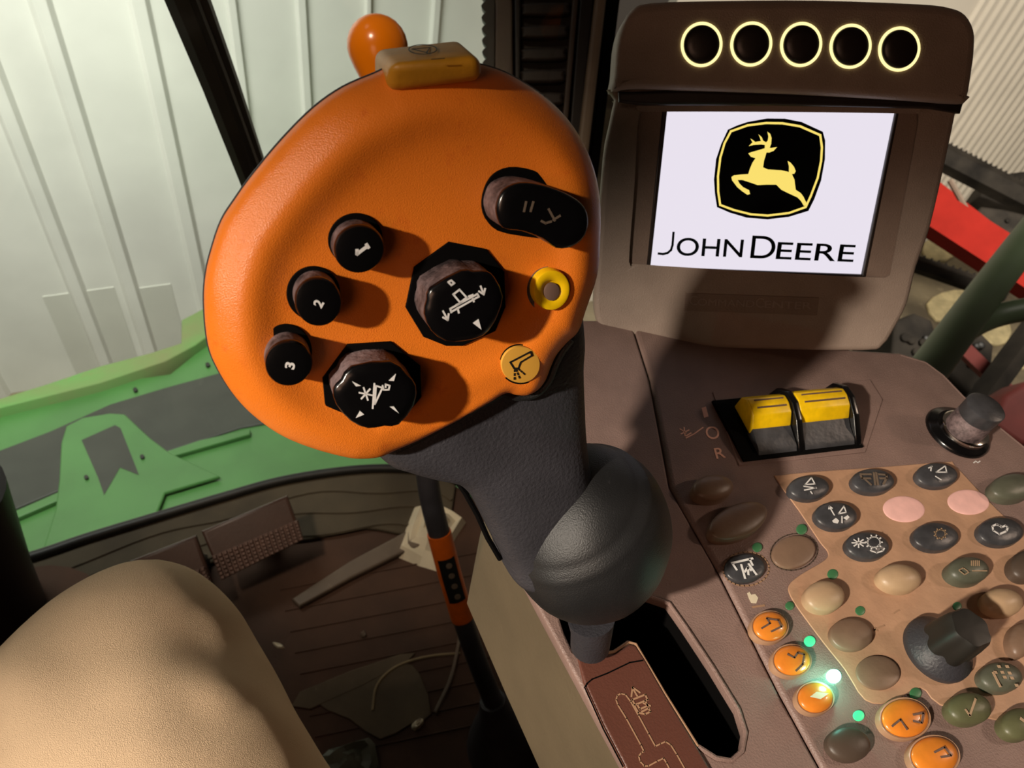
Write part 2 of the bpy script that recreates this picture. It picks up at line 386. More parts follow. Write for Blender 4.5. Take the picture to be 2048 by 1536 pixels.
# cab corner post with seal, vent slats and strips
pp = Plane(W(1100, 200, .72), R @ Vector((0, -.22, .97)), R @ Vector((1, 0, 0)))
def lerp(a, b, y): return a + (b - a) * y / 200
def strip_px(x0, x1, x0b, x1b, y0=-140, y1=860): return [(lerp(x0, x0b, y0), y0), (lerp(x1, x1b, y0), y0), (lerp(x1, x1b, y1), y1), (lerp(x0, x0b, y1), y1)]
post = S(link('trim_2', plate_mesh([ppx(pp, strip_px(975, 1240, 985, 1212))], -.06, -.012, .002), m='post_b', matrix=pp.m))
def pst(name, m, args, z0, z1, bev=.002): return link(name, plate_mesh([ppx(pp, strip_px(*args), z1)], z0, z1, bev), post, m)
pst('post_strip', 'post_a', (991, 1024, 989, 1027), -.012, .006)
pst('post_channel', 'post_b', (1028, 1042, 1030, 1040), -.012, .002)
pst('post_rib', 'post_a', (1145, 1157, 1128, 1140), -.012, .004)
pst('post_channel', 'post_b', (1160, 1188, 1144, 1168), -.012, .003)
pst('post_strip', 'post_c', (1190, 1213, 1166, 1190), -.012, .008, .004)
pst('post_gap', 'gap', (1215, 1240, 1194, 1215), -.012, -.006)
for k in range(-3, 18):
    y = 16 + 45.5 * k; a = lerp(1045, 1042, y); b = lerp(1140, 1124, y)
    out = [(a, y), (a + 4, y - 11), (b - 4, y - 13), (b, y - 2), (b - 4, y + 13), (a + 6, y + 15), (a, y + 6)]
    link('vent_slat', plate_mesh([smooth(ppx(pp, out, .002), 3)], -.012, .002 + (.004 if k >= 3 else 0), .003), post, 'vent')
# serrated rubber seal on the post's edge
pts = []
y = -150
while y < 860:
    x = lerp(962, 966, y); pts += [(x + 9, y - 10), (x + 3, y - 5), (x, y), (x + 3, y + 6)]; y += 23
se = ppx(pp, pts + [(lerp(990, 988, 860), 860), (lerp(990, 988, -150), -150)], .004)
link('edge_seal', plate_mesh([se], -.012, .004, .0005), post, 'seal')
# ============================================================ OUTSIDE THINGS
gpt = W(250, 960, 1.75)
gp = Plane(gpt, (FWD * .35 + Z * .94), LAT)
g = root('feeder_house', 'green painted feeder housing outside the windshield, crossed by a grey belt', 'machine part', T((gpt.x, gpt.y, gpt.z)))
def gplate(name, pts, m, z0, z1, par=g, bev=.004, sm=0):
    o = ppx(gp, pts, z1)
    if sm: o = smooth(o, sm)
    me = plate_mesh([o], z0, z1, bev); me.transform(T(-gpt) @ gp.m)
    return link(name, me, par, m)
gplate('housing_plate', [(-260, 1010), (-120, 870), (0, 812), (60, 795), (200, 768), (340, 748), (400, 700), (420, 675), (700, 560), (1000, 560), (1080, 1010), (960, 1100), (500, 1180), (-200, 1400)], 'green', -.08, 0)
gplate('top_flange', [(-260, 870), (-120, 830), (0, 797), (100, 766), (200, 732), (300, 706), (362, 686), (363, 640), (420, 610), (700, 470), (1000, 440), (1000, 470), (700, 530), (460, 640), (390, 690), (330, 722), (200, 765), (60, 800), (0, 815), (-250, 900)], 'green_d', -.06, .03)
bl_ = gplate('belt', [(-260, 975), (0, 900), (100, 862), (220, 808), (330, 775), (440, 745), (620, 690), (800, 650), (800, 780), (620, 830), (480, 855), (340, 900), (130, 975), (0, 1030), (-250, 1130)], 'belt', -.01, .006)
gplate('lower_lip', [(0, 1035), (130, 978), (250, 930), (400, 880), (500, 858), (500, 868), (300, 925), (140, 990), (0, 1050)], 'green', .0, .012, bev=.002)
br = gplate('bracket', [(72, 1140), (110, 1020), (118, 960), (122, 885), (132, 852), (165, 835), (220, 826), (250, 828), (268, 845), (300, 875), (340, 905), (440, 952), (330, 985), (300, 1060), (180, 1120)], 'green', .004, .014, bev=.004)
gplate('bracket_opening', [(163, 880), (230, 850), (241, 856), (278, 950), (240, 935), (208, 990), (196, 955)], 'belt', .0138, .0148, par=br, bev=0)
for p in ((284, 912), (172, 953), (270, 778), (415, 728), (395, 950)):
    gplate('bolt', ell(p[0], p[1], 4.5, 4, 0, 10), 'black_metal', .0, .020 if p[0] < 290 and p[1] > 850 else .008, par=br if p[0] < 290 and p[1] > 850 else g, bev=.001)
# machinery past the right of the display
def beam(name, a, b, wpx, m, t0, t1, label, cat, square=True, par=None, grp=None, n=4):
    A = W(a[0], a[1], t0); B = W(b[0], b[1], t1); r = wpx * (t0 + t1) / 2 / FPX / 2
    V, F = tube([A, (A + B) / 2, B], r * (1.2 if n == 4 else 1), n)
    if par is None:
        o = root(name, label, cat, T(A), grp); link('bar', wmesh(V, F, o), o, m); return o
    return link(name, wmesh(V, F, par), par, m)
rb = beam('red_beam', (1790, 380), (2180, 630), 82, 'red', 2.5, 2.3, 'bright red square steel beam of the header outside, behind the green tube', 'beam')
beam('cross_strut', (1900, 360), (1960, 470), 12, 'bar', 2.5, 2.5, None, None, par=rb, n=8)
beam('upper_rail', (1860, 370), (1990, 470), 26, 'red', 2.7, 2.7, None, None, par=rb)
def toothed(name, a, b, wpx, t, label, nt=26):
    A = W(a[0], a[1], t); B = W(b[0], b[1], t * .97); d = B - A; r = wpx * t / FPX / 2
    o = root(name, label, 'cutter bar', T(A)); V, F = tube([A, (A + B) / 2, B], r, 6); link('bar', wmesh(V, F, o), o, 'dirty')
    up = (R @ Vector((.35, .93, 0))).normalized(); side = d.normalized()
    for i in range(nt):
        c = A + d * (i + .5) / nt + up * r * .8; s = side * r * .22
        V, F = prism_w([c - s, c + s, c + up * r * .55], R @ Vector((0, 0, -1)) * r * .4)
        link('tooth', wmesh(V, F, o), o, 'dirty')
    return o
toothed('sickle_bar', (1800, 270), (2200, 475), 52, 3.5, 'black toothed bar in front of the pale ribbed wall, above the red beam', 40)
toothed('auger_bar', (1780, 510), (2010, 590), 34, 2.7, 'dark toothed bar below the red beam, behind the green tube', 16)
def gnd(p, z): 
    r = ray(p); return CAM + r * ((z - CAM.z) / r.z)
# dark header frame parts that fill the ground beyond
def clutter(name, pts_px, t, m, label, cat, depth=.12, lumps=0):
    c = W(*cen(pts_px), t); o = root(name, label, cat, T(c))
    nrm = R @ Vector((0, .2, 1)); pl = Plane(c, nrm, R @ Vector((1, 0, 0)))
    me = plate_mesh([ppx(pl, pts_px)], -depth, 0, .012); me.transform(T(-c) @ pl.m); link('body', me, o, m)
    rr = random.Random(len(pts_px) * 7 + int(pts_px[0][0]))
    for i in range(lumps):
        q = (pts_px[0][0] * .0 + rr.uniform(min(p[0] for p in pts_px), max(p[0] for p in pts_px)) * .6 + cen(pts_px)[0] * .4, rr.uniform(min(p[1] for p in pts_px), max(p[1] for p in pts_px)) * .6 + cen(pts_px)[1] * .4)
        u = pl.uv(q); me = dome(circ(u, rr.uniform(.008, .015), 10), .012); me.transform(T(-c) @ pl.m); link('bolt_head', me, o, rr.choice(['dirty', 'black_metal']))
    return o
clutter('gearbox', [(1948, 430), (1965, 412), (2010, 418), (2120, 445), (2160, 510), (2080, 510), (2020, 475), (1975, 465), (1942, 445)], 2.8, 'dirty', 'dark dusty gearbox above the red beam at the picture edge', 'gearbox', .1, 3)
clutter('drive_cover', [(1990, 350), (2060, 340), (2200, 380), (2200, 440), (2040, 420), (1960, 392)], 3.9, 'dirty', 'dark cover beside the toothed bar near the pale wall', 'cover', .2, 2)
clutter('hydraulic_block', [(1790, 640), (1830, 625), (1865, 640), (1880, 690), (1850, 730), (1780, 730)], 2.3, 'dirty', 'dark oily hydraulic block below the display, left of the green tube', 'hydraulic block', .3, 6)
clutter('chain_guard', [(1900, 700), (1960, 660), (1990, 690), (1985, 740), (2000, 800), (1930, 790), (1890, 740)], 1.9, 'dirty', 'dark guard plate with bolts under the curved green tube', 'guard', .25, 6)
rs = beam('red_strut', (1918, 690), (2010, 780), 30, 'red_d', 1.8, 1.8, 'dull dark red strut under the curved green tube', 'strut')
rs2 = beam('black_arm', (2080, 640), (1940, 830), 42, 'dirty', 1.75, 1.7, 'black sloping arm right of the dull red strut', 'arm')
clutter('red_shield', [(1985, 850), (2010, 790), (2060, 760), (2130, 760), (2130, 900), (2040, 890)], 1.5, 'red_d', 'dusty red panel behind the right edge of the console', 'panel', .1)
def patch(pts, label, m='straw'):
    q = [gnd(p, GROUND) for p in pts]; c = sum(q, Vector()) / len(q)
    me = plate_mesh([smooth([(p.x - c.x, p.y - c.y) for p in q], 2)], 0, .03, .01)
    return tag(link('straw_heap', me, m=m, matrix=T(c)), label, 'straw')
patch([(1850, 612), (1880, 590), (1925, 585), (1930, 610), (1900, 640), (1870, 645)], 'pale straw heap on the shed floor left of the green tube')
patch([(1955, 655), (2015, 652), (2010, 690), (1970, 690)], 'small pale straw heap seen under the curved green tube')
patch([(2020, 710), (2060, 690), (2090, 700), (2060, 740), (2025, 735)], 'pale straw heap at the far right above the red panel')
patch([(1845, 490), (1890, 470), (1920, 500), (1890, 525), (1850, 520)], 'tan straw heap on the ground under the red beam')
tb = root('handrail', 'thick dusty green tube slanting up behind the console, with a curved branch', 'handrail', T(W(1800, 800, 1.05)))
V, F = tube([W(1750, 850, 1.0), W(1860, 735, 1.08), W(1960, 600, 1.18), W(2060, 470, 1.28), W(2160, 345, 1.4)], .0275, 20)
link('tube', wmesh(V, F, tb), tb, 'tube')
V, F = tube(smooth_open([W(1890, 705, 1.14), W(1930, 662, 1.17), W(1985, 634, 1.2), (W(2060, 618, 1.2)), W(2160, 610, 1.2)], 5), .0195, 18)
link('branch_tube', wmesh(V, F, tb), tb, 'tube')
# wiper arm outside the glass
q0 = [(352, -60), (380, 10), (440, 165), (498, 325), (560, 490), (640, 700)]
wa = root('wiper_arm', 'straight black wiper arm across the white ribbed wall', 'wiper', T(W(640, 700, glass_hit((640, 700)) + .02)))
V, F = tube([W(p[0], p[1], glass_hit(p) + .02) for p in q0], [.0165, .0165, .0155, .0145, .014, .014], 8)
link('arm', wmesh(V, F, wa), wa, 'black_metal')
V, F = tube([W(640, 690, glass_hit((640, 690)) + .05), W(640, 700, glass_hit((640, 700)) - .0)], .022, 16); link('pivot', wmesh(V, F, wa), wa, 'black_metal')
V, F = tube([W(p[0] + 9, p[1] - 4, glass_hit(p) + .008) for p in q0[:5]], .004, 6); link('blade', wmesh(V, F, wa), wa, 'seal')
# ============================================================ CAB FLOOR THINGS
# steering column
scb = gnd((70, 1290), 0)
scm = root('steering_column', 'dark brown steering column at the left edge of the cab floor', 'column', T(scb))
V, F = tube([scb, W(10, 1290, .86), W(-45, 1150, .76), W(-110, 980, .64)], [.06, .055, .048, .045], 24); link('column_cover', wmesh(V, F, scm), scm, 'col')
V, F = tube([scb + Vector((0, 0, .0)), scb + Vector((0, 0, .03))], .085, 24); link('floor_boot', wmesh(V, F, scm), scm, 'floor')
# brake pedals
def pedal(pts_top, pts_tread, label, rows, cols):
    base = gnd(cen(pts_tread), 0) ; base.z = 0
    o = root('brake_pedal', label, 'pedal', T(base), 'brake pedals')
    c = gnd(cen(pts_top), .09); nrm = (Vector((.25, -.45, .85))).normalized(); pl = Plane(c, nrm, LAT)
    allp = [pts_top[0], pts_top[1], pts_tread[2], pts_tread[3]]
    me = plate_mesh([ppx(pl, allp)], -.012, 0, .004); me.transform(T(-base) @ pl.m); link('pedal_plate', me, o, 'pedal')
    me = plate_mesh([ppx(pl, pts_tread)], .0, .006, .002); me.transform(T(-base) @ pl.m); td = link('tread_pad', me, o, 'tread')
    q = [Vector(pl.uv(p)) for p in pts_tread]; V = []; F = []
    for i in range(cols):
        for j in range(rows):
            a = (i + .5) / cols; b = (j + .5) / rows
            p = (q[0] * (1 - a) + q[1] * a) * (1 - b) + (q[3] * (1 - a) + q[2] * a) * b
            k = len(V)
            for zz, s in ((.006, .0026), (.0095, .0014)):
                V += [(p.x - s, p.y - s, zz), (p.x + s, p.y - s, zz), (p.x + s, p.y + s, zz), (p.x - s, p.y + s, zz)]
            F += [(k + 4, k + 5, k + 6, k + 7)] + [(k + e, k + (e + 1) % 4, k + 4 + (e + 1) % 4, k + 4 + e) for e in range(4)]
    me = mesh(V, F); me.transform(T(-base) @ pl.m); s_ = link('tread_nubs', me, td, 'tread'); s_['kind'] = 'stuff'
    A = c - nrm * .012; V, F = tube([A, Vector((base.x, base.y + .03, 0))], .014, 10); link('pedal_arm', wmesh(V, F, o), o, 'black_metal')
    return o
pedal([(402, 1062), (575, 990), (598, 1040), (420, 1108)], [(424, 1112), (596, 1040), (607, 1078), (443, 1160)], 'right one of two brake pedals, large dark plate with a nubbed lower tread', 6, 17)
pedal([(258, 1122), (392, 1070), (412, 1128), (300, 1170)], [(330, 1170), (410, 1132), (428, 1172), (350, 1210)], 'left brake pedal, partly hidden behind the knee', 6, 8)
# gear lever with orange knob and sleeve
rodpts = [(1012, 1470, .80), (985, 1400, .785), (950, 1310, .76), (925, 1235, .74), (900, 1150, .72), (878, 1065, .70), (862, 1000, .685), (852, 930, .67), (838, 800, .645), (812, 600, .61), (790, 400, .58), (774, 220, .56), (764, 150, .552)]
lb = gnd((1015, 1490), 0)
gl = root('gear_lever', 'tall thin black floor lever with orange pear knob and orange warning sleeve', 'lever', T(lb))
rp = smooth_open([W(*p) for p in rodpts], 3); rp = [lb + Vector((0, 0, .01))] + rp
V, F = tube(rp, .0105, 14); link('rod', wmesh(V, F, gl), gl, 'rubber')
V, F = tube([W(*rodpts[i]) for i in (3, 4, 5)], .0118, 18); sl = link('warning_sleeve', wmesh(V, F, gl), gl, 'tag')
sl['label'] = 'orange sleeve with a black panel of marks'
def on_rod(i, f): return W(*rodpts[i]).lerp(W(*rodpts[i + 1]), f)
tocam = (CAM - W(900, 1150, .72)).normalized(); ax = (W(*rodpts[3]) - W(*rodpts[5])).normalized(); sd = ax.cross(tocam).normalized(); tocam = sd.cross(ax)
def on_sleeve(s, ang, r): 
    p = (W(*rodpts[5]).lerp(W(*rodpts[4]), s * 2) if s < .5 else W(*rodpts[4]).lerp(W(*rodpts[3]), s * 2 - 1))
    return p + (tocam * math.cos(ang) + sd * math.sin(ang)) * r
V = []; F = []
for i in range(9):
    s = .24 + .5 * i / 8
    for r_ in (.0117, .0122):
        for a in (-.75, -.4, 0, .4, .75): V.append(on_sleeve(s, a, r_))
for i in range(8):
    for j in range(4): F.append((i * 10 + 5 + j, i * 10 + 6 + j, i * 10 + 16 + j, i * 10 + 15 + j))
link('warning_panel', wmesh(V, F, gl), sl, 'ink').matrix_local = ID
for i in range(4):
    c = on_sleeve(.31 + .12 * i, -.1, .0124)
    V, F = tube([c, c + tocam * .0006], .0032, 8); link('mark', wmesh(V, F, gl), sl, 'bar').matrix_local = ID
# knob: pear shape
kt = W(754, 84, .545); kb = W(772, 215, .556); d = (kt - kb).normalized()
prof = [(-.055, .0105), (-.035, .0128), (-.022, .0160), (-.013, .0195), (-.005, .0221), (.001, .0228), (.007, .0219), (.012, .0198), (.0165, .0164), (.0198, .0122), (.022, .0075), (.0229, .0035), (.0231, .0008)]
V, F = tube([kt + d * (a - .004) for a, r in prof], [r for a, r in prof], 32); link('knob', wmesh(V, F, gl, 80), gl, 'knob_orange')
V, F = tube([lb, lb + Vector((-.01, .0, .03)), lb.lerp(W(985, 1400, .785), .75), W(985, 1400, .785)], [.05, .04, .02, .014], 18); link('rubber_boot', wmesh(V, F, gl), gl, 'rubber')
# crumpled paper
pc = gnd((868, 1060), 0)
rr = random.Random(5); ppts = [(825, 1000), (870, 990), (912, 1012), (935, 1030), (915, 1060), (900, 1090), (880, 1130), (840, 1118), (790, 1098), (805, 1050)]
top = [gnd(p, .02) - pc for p in ppts]
V = []; F = []; rings = 6; nn = len(top)
for k in range(rings):
    s = 1 - k / (rings - .2)
    for p in top: V.append((p.x * s, p.y * s, (0 if k == 0 else .004 + .028 * (1 - s) + rr.uniform(-.007, .009))))
V.append((0, 0, .03))
for k in range(rings - 1):
    for i in range(nn): F.append((k * nn + i, k * nn + (i + 1) % nn, (k + 1) * nn + (i + 1) % nn, (k + 1) * nn + i))
for i in range(nn): F.append(((rings - 1) * nn + i, (rings - 1) * nn + (i + 1) % nn, rings * nn))
F.append(tuple(range(nn))[::-1])
o = link('paper_wad', mesh(V, F, 12), m='paper', matrix=T(pc)); tag(o, 'crumpled cream paper on the cab floor behind the lever sleeve', 'paper')
# thin string loop, grey rag, wood chip
ctr = gnd((740, 1395), 0)
spts = smooth_open([gnd(p, .004) - ctr for p in ((745, 1420), (752, 1375), (775, 1345), (810, 1325), (860, 1312), (920, 1306))], 6)
V, F = tube(spts, .0016, 6); tag(link('twine', mesh(V, F), m='string', matrix=T(ctr)), 'thin tan twine curling over the pale floor patch', 'twine')
ctr = gnd((918, 1260), 0)
spts = smooth_open([gnd(p, .006) - ctr for p in ((922, 1250), (915, 1300), (900, 1360), (870, 1425))], 6)
V, F = tube(spts, .0022, 6); tag(link('wire', mesh(V, F), m='bar', matrix=T(ctr)), 'thin pale wire lying straight beside the lever rod', 'wire')
def lump(name, pts, h, m, label, cat, seed=1):
    c = gnd(cen(pts), 0); rr = random.Random(seed); tp = smooth([(gnd(p, 0) - c)[:2] for p in pts], 2); V = []; F = []; nn = len(tp)
    for k, (s, z) in enumerate(((1, 0), (.93, h * .6), (.7, h), (.4, h * .9), (.15, h))):
        for p in tp: V.append((p[0] * s, p[1] * s, z + (rr.uniform(-.2, .2) * h if k else 0)))
    for k in range(4):
        for i in range(nn): F.append((k * nn + i, k * nn + (i + 1) % nn, (k + 1) * nn + (i + 1) % nn, (k + 1) * nn + i))
    F += [tuple(range(4 * nn, 5 * nn)), tuple(range(nn))[::-1]]
    return tag(link(name, mesh(V, F, 30), m=m, matrix=T(c)), label, cat)
lump('rag', [(640, 1520), (680, 1495), (740, 1480), (755, 1510), (750, 1560), (650, 1570)], .02, 'btn_grey', 'crumpled grey rag on the floor beside the trouser leg', 'rag', 2)
lump('wood_chip', [(822, 1452), (840, 1438), (848, 1446), (830, 1462)], .008, 'paper', 'tiny pale wood chip on the cab floor', 'wood chip', 3)
lump('wood_chip', [(720, 1270), (728, 1262), (733, 1274), (724, 1277)], .006, 'bar', 'tiny tan chip on the dark floor below the pale strip', 'wood chip', 4)
lump('leaf_scrap', [(545, 1286), (560, 1288), (570, 1296), (556, 1297)], .004, 'paper', 'small pale leaf scrap near the trouser knee', 'leaf', 6)
# ============================================================ PERSON (knee)
kr = [((0, 2600), (560, 2600), .300, .075), ((-330, 1900), (830, 1900), .305, .105), ((-255, 1700), (735, 1700), .315, .098), ((-180, 1560), (655, 1560), .325, .088), ((-130, 1460), (588, 1460), .332, .079), ((-70, 1370), (530, 1370), .340, .070), ((0, 1290), (482, 1290), .350, .060), ((60, 1232), (446, 1222), .358, .050), ((120, 1185), (412, 1176), .365, .040), ((180, 1150), (378, 1144), .372, .028), ((235, 1128), (345, 1127), .378, .015), ((275, 1120), (312, 1119), .381, .005)]
kne = W(250, 1290, .40)
foot = Vector((kne.x - .14, kne.y - .16, .10))
base = Vector((foot.x, foot.y, 0))
per = root('person', 'seated person in beige trousers, bent knee in view at the left', 'person', T(base))
la = smooth_open([W(a[0], a[1], t) for a, b, t, r_ in kr], 9); ra = smooth_open([W(b[0], b[1], t) for a, b, t, r_ in kr], 9); rd = [v.x for v in smooth_open([Vector((r_, 0, 0)) for a, b, t, r_ in kr], 9)]
V = []; NS = 72; path = []
for l, r_, q in zip(la, ra, rd):
    c = (l + r_) / 2; hx = (r_ - l) / 2; vd = (c - CAM).normalized(); vd = (vd - hx.normalized() * vd.dot(hx.normalized())).normalized(); c2 = c + vd * q * .25; path.append(c2)
    for i in range(NS):
        a_ = 2 * math.pi * i / NS; V.append(c2 + hx * math.cos(a_) + vd * q * .8 * math.sin(a_))
K = len(la); F = [(k * NS + i, k * NS + (i + 1) % NS, (k + 1) * NS + (i + 1) % NS, (k + 1) * NS + i) for k in range(K - 1) for i in range(NS)] + [tuple(range(NS)), tuple(range((K - 1) * NS, K * NS))]
nv = []
def fold(v, a, b, wd, dep):
    ab = b - a; s = max(0, min(1, (v - a).dot(ab) / ab.dot(ab))); dd = (v - (a + ab * s)).length
    return dep * math.exp(-(dd / wd) ** 2) * math.sin(min(1, max(.12, s) ) * math.pi * .9)
FA = [(W(330, 1300, .315), W(515, 1418, .31), .0045, .0045), (W(340, 1340, .31), W(500, 1460, .30), .005, -.0035), (W(480, 1390, .33), W(560, 1536, .33), .010, .005), (W(380, 1180, .34), (W(445, 1330, .34)), .010, -.004),
      (W(40, 1480, .30), W(-20, 1536, .3), .012, .004), (W(10, 1400, .31), W(60, 1300, .31), .01, .003)]
for i, v in enumerate(V):
    c = path[min(len(path) - 1, i // NS)]; nd = (v - c).normalized()
    dsp = .0035 * noise.noise(v * 14) + .0015 * noise.noise(v * 40)
    for a, b, wd, dep in FA: dsp += fold(v, a, b, wd * 1.6, dep)
    nv.append(v + nd * dsp)
V2, F2 = tube([kne.lerp(foot, f) for f in (-.06, .05, .2, .4, .6, .8, 1)], [.02, .05, .056, .054, .050, .047, .05], 40)
F += [tuple(len(nv) + q for q in f) for f in F2]; nv += V2
link('trouser_leg', wmesh(nv, F, per, 180), per, 'trouser')
# boot
V, F = tube([base + Vector((0, -.07, .05)), base + Vector((0, -.04, .055)), base + Vector((0, .05, .05)), base + Vector((0, .13, .04)), base + Vector((0, .19, .034)), base + Vector((0, .21, .03))], [.02, .045, .046, .038, .03, .01], 20)
V = [Vector((v.x, v.y, max(v.z, 0.0))) for v in V]; link('boot', wmesh(V, F, per), per, 'rubber')
# ============================================================ CONSOLE
cp = Plane(W(1700, 1100, .32), Z, (1, 0, 0))
CON = root('armrest_console', 'brown armrest console covered with oval push buttons beside the orange control handle', 'console', cp.m)
def C_(name, me, m, par=CON): return link(name, me, par, m)
def cpx(pts, h=0): return ppx(cp, pts, h)
slot = [(1105, 1190), (1150, 1172), (1289, 1190), (1338, 1207), (1372, 1255), (1425, 1335), (1477, 1420), (1491, 1465), (1484, 1503), (1462, 1521), (1432, 1516), (1396, 1493), (1330, 1388), (1271, 1288), (1256, 1284), (1228, 1303), (1195, 1310), (1168, 1305), (1146, 1301), (1128, 1262)]
left_edge = [(1160, 640), (1100, 760), (1010, 900), (985, 1040), (1090, 1240), (1250, 1536), (1330, 1680)]
groove = [(1262, 640), (1300, 760), (1340, 975), (1440, 1150), (1560, 1390), (1640, 1536), (1720, 1680)]
strip = left_edge + [(p[0] - 1.5, p[1]) for p in reversed(groove)]
C_('side_panel_top', plate_mesh([cpx(strip), cpx(slot)], -.006, 0, .0012), 'console')
main = [(p[0] + 1.5, p[1]) for p in groove] + [(2260, 1720), (2260, 1060), (2048, 893), (1985, 842), (1925, 790), (1885, 748), (1850, 722), (1800, 706), (1700, 700), (1560, 660), (1400, 640)]
C_('top_panel', plate_mesh([cpx(main)], -.010, .0008, .0022, 3), 'console')
C_('body', plate_mesh([scl(cpx(main), .985)], -.085, -.010, .004), 'side')
C_('pedestal', plate_mesh([scl(cpx(main), .4)], -cp.o.z + .001, -.085, .004), 'side')
# edge bead along the right rim
V, F = tube([cp.i @ cp.at(p, 0) for p in [(1800, 712), (1850, 727), (1885, 753), (1925, 795), (1985, 847), (2048, 898), (2130, 962)]], .0011, 8)
C_('rim_bead', mesh(V, F), 'console')
# left side skirt
sk = [cp.i @ cp.at(p, -.001) for p in left_edge]
low = [Vector((v.x - .002, v.y, -.068 - .005 * i)) for i, v in enumerate(sk)]
V = sk + low + [v + Vector((.004, 0, 0)) for v in sk] + [v + Vector((.004, 0, 0)) for v in low]; k = len(sk); F = []
for i in range(k - 1): F += [(i, i + 1, k + i + 1, k + i), (2 * k + i, 2 * k + i + 1, 3 * k + i + 1, 3 * k + i), (i, i + 1, 2 * k + i + 1, 2 * k + i), (k + i, k + i + 1, 3 * k + i + 1, 3 * k + i)]
C_('side_skirt', mesh(V, F, 60), 'side')
# slot well (an open-topped box below the opening)
so = scl(cpx(slot), 1.03); V = [(p[0], p[1], -.0062) for p in so] + [(p[0], p[1], -.05) for p in so]; n = len(so)
C_('slot_well', mesh(V, [(i, (i + 1) % n, n + (i + 1) % n, n + i) for i in range(n)] + [tuple(range(n, 2 * n))]), 'gap')
# bead around the slot
V, F = tube([cp.i @ cp.at(p, 0.0004) for p in slot[11:17]][::-1], .0006, 8); C_('slot_rim', mesh(V, F), 'btn_ring')
V, F = tube([cp.i @ cp.at(p, 0.0) for p in slot[1:12]], .0009, 8); C_('slot_rim', mesh(V, F), 'console')
# gate plate with the shift pattern
gt = [(1152, 1306), (1172, 1312), (1196, 1316), (1230, 1309), (1256, 1290), (1270, 1292), (1290, 1322), (1330, 1392), (1396, 1500), (1440, 1575), (1480, 1680), (1320, 1680), (1249, 1536), (1205, 1450), (1166, 1365)]
gate = C_('gate_plate', plate_mesh([cpx(gt)], -.001, .0012, .0009), 'gate'); gate['label'] = 'red-brown plate printed with the shift pattern'
zz = .0013
def c3(x, y): return (1150 + x * .1709, 1280 + y * .1709)
C_('gate_seam', strokes(cp, [[c3(110, 560), c3(140, 510), c3(200, 460), c3(380, 390), c3(640, 265), c3(790, 240)], [c3(120, 570), c3(330, 1040), c3(560, 1480)]], .0005, zz), 'gap', gate)
pat = [[c3(*p) for p in ((1100, 1500), (1070, 1440), (1035, 1385), (960, 1420), (860, 1475), (810, 1475), (760, 1420), (745, 1360), (775, 1320), (805, 1305), (770, 1230), (600, 920), (500, 760), (480, 700), (495, 650), (535, 628), (590, 640), (650, 720), (740, 880), (860, 1100), (940, 1245), (1000, 1215), (1060, 1190), (1120, 1230), (1190, 1340), (1280, 1500))]]
C_('pattern_line', strokes(cp, pat, .00045, zz), 'btn_ring', gate)
ic = [[c3(*p) for p in q] for q in (((730, 660), (670, 555)), ((660, 660), (672, 555), (760, 615)), ((670, 700), (820, 640), (850, 700), (700, 760), (670, 700)), ((690, 760), (740, 850), (820, 870), (880, 840), (860, 790)), ((730, 760), (760, 810), (850, 770), (820, 710)), ((800, 740), (880, 770)), ((780, 840), (860, 800)))]
C_('gate_symbol', strokes(cp, ic, .0006, zz), 'btn_ring', gate)
# keypad inlay, lighter tan
inl = smooth([(1552, 958), (1560, 951), (1640, 943), (1780, 933), (1895, 924), (1908, 930), (1960, 985), (2011, 1036), (2090, 1100), (2180, 1170), (2180, 1500), (2040, 1440), (1990, 1440), (1880, 1410), (1840, 1375), (1780, 1405), (1730, 1400), (1690, 1340), (1650, 1290), (1605, 1230), (1582, 1195), (1577, 1172), (1600, 1150), (1650, 1120), (1655, 1104), (1640, 1085), (1600, 1025)], 3)
C_('keypad_inlay', plate_mesh([cpx(inl, .001)], .0006, .0013, .0003), 'inlay')
KZ = .0012
def ink(par, lines, w_=.0006, z=.006, m='white', name='symbol'): return link(name, strokes(cp, lines, w_, z), par, m)
def key(cx, cy, a, b, rot, m, h=.0068, z0=0, crown=.3, ring=False, icon=None, iw=.00055, im='white', n=36, fillp=None):
    out = cpx(ell(cx, cy, a, b, rot, n), z0 + h * .75)
    k = C_('push_button', dome(out, h, z0, crown), m)
    if ring:
        link('rim', stack(scl(out, 1.13), [(1, z0), (1, z0 + h * .55), (.97, z0 + h * .62), (.9, z0 + h * .6), (.86, z0 + h * .3)]), k, 'btn_ring')
    if icon: ink(k, icon, iw, z0 + h + .00005, im)
    if fillp: link('symbol', fill_px(cp, fillp, z0 + h + .00005), k, im)
    return k
def s4(*pts): return [(1280 + x * .375, 680 + y * .375) for x, y in pts]
def s6(*pts): return [(1480 + x * .27734, 900 + y * .27734) for x, y in pts]
def s5(*pts): return [(1380 + x * .3262, 1100 + y * .3262) for x, y in pts]
def starl(c, r, n=8, inner=.3, sc_=.7):
    return [[(c[0] + r * inner * math.cos(t), c[1] + r * inner * sc_ * math.sin(t)), (c[0] + r * math.cos(t), c[1] + r * sc_ * math.sin(t))] for t in [2 * math.pi * i / n for i in range(n)]]
def loop(c, a, b, n=16, rot=0): e = ell(c[0], c[1], a, b, rot, n); return e + [e[0]]
key(1620, 973, 41, 24, 0, 'btn_dark', icon=[s6((515, 200), (470, 250), (540, 245), (515, 200)), s6((460, 262), (550, 275)), s6((465, 290), (550, 272)), s6((510, 300), (520, 315))])
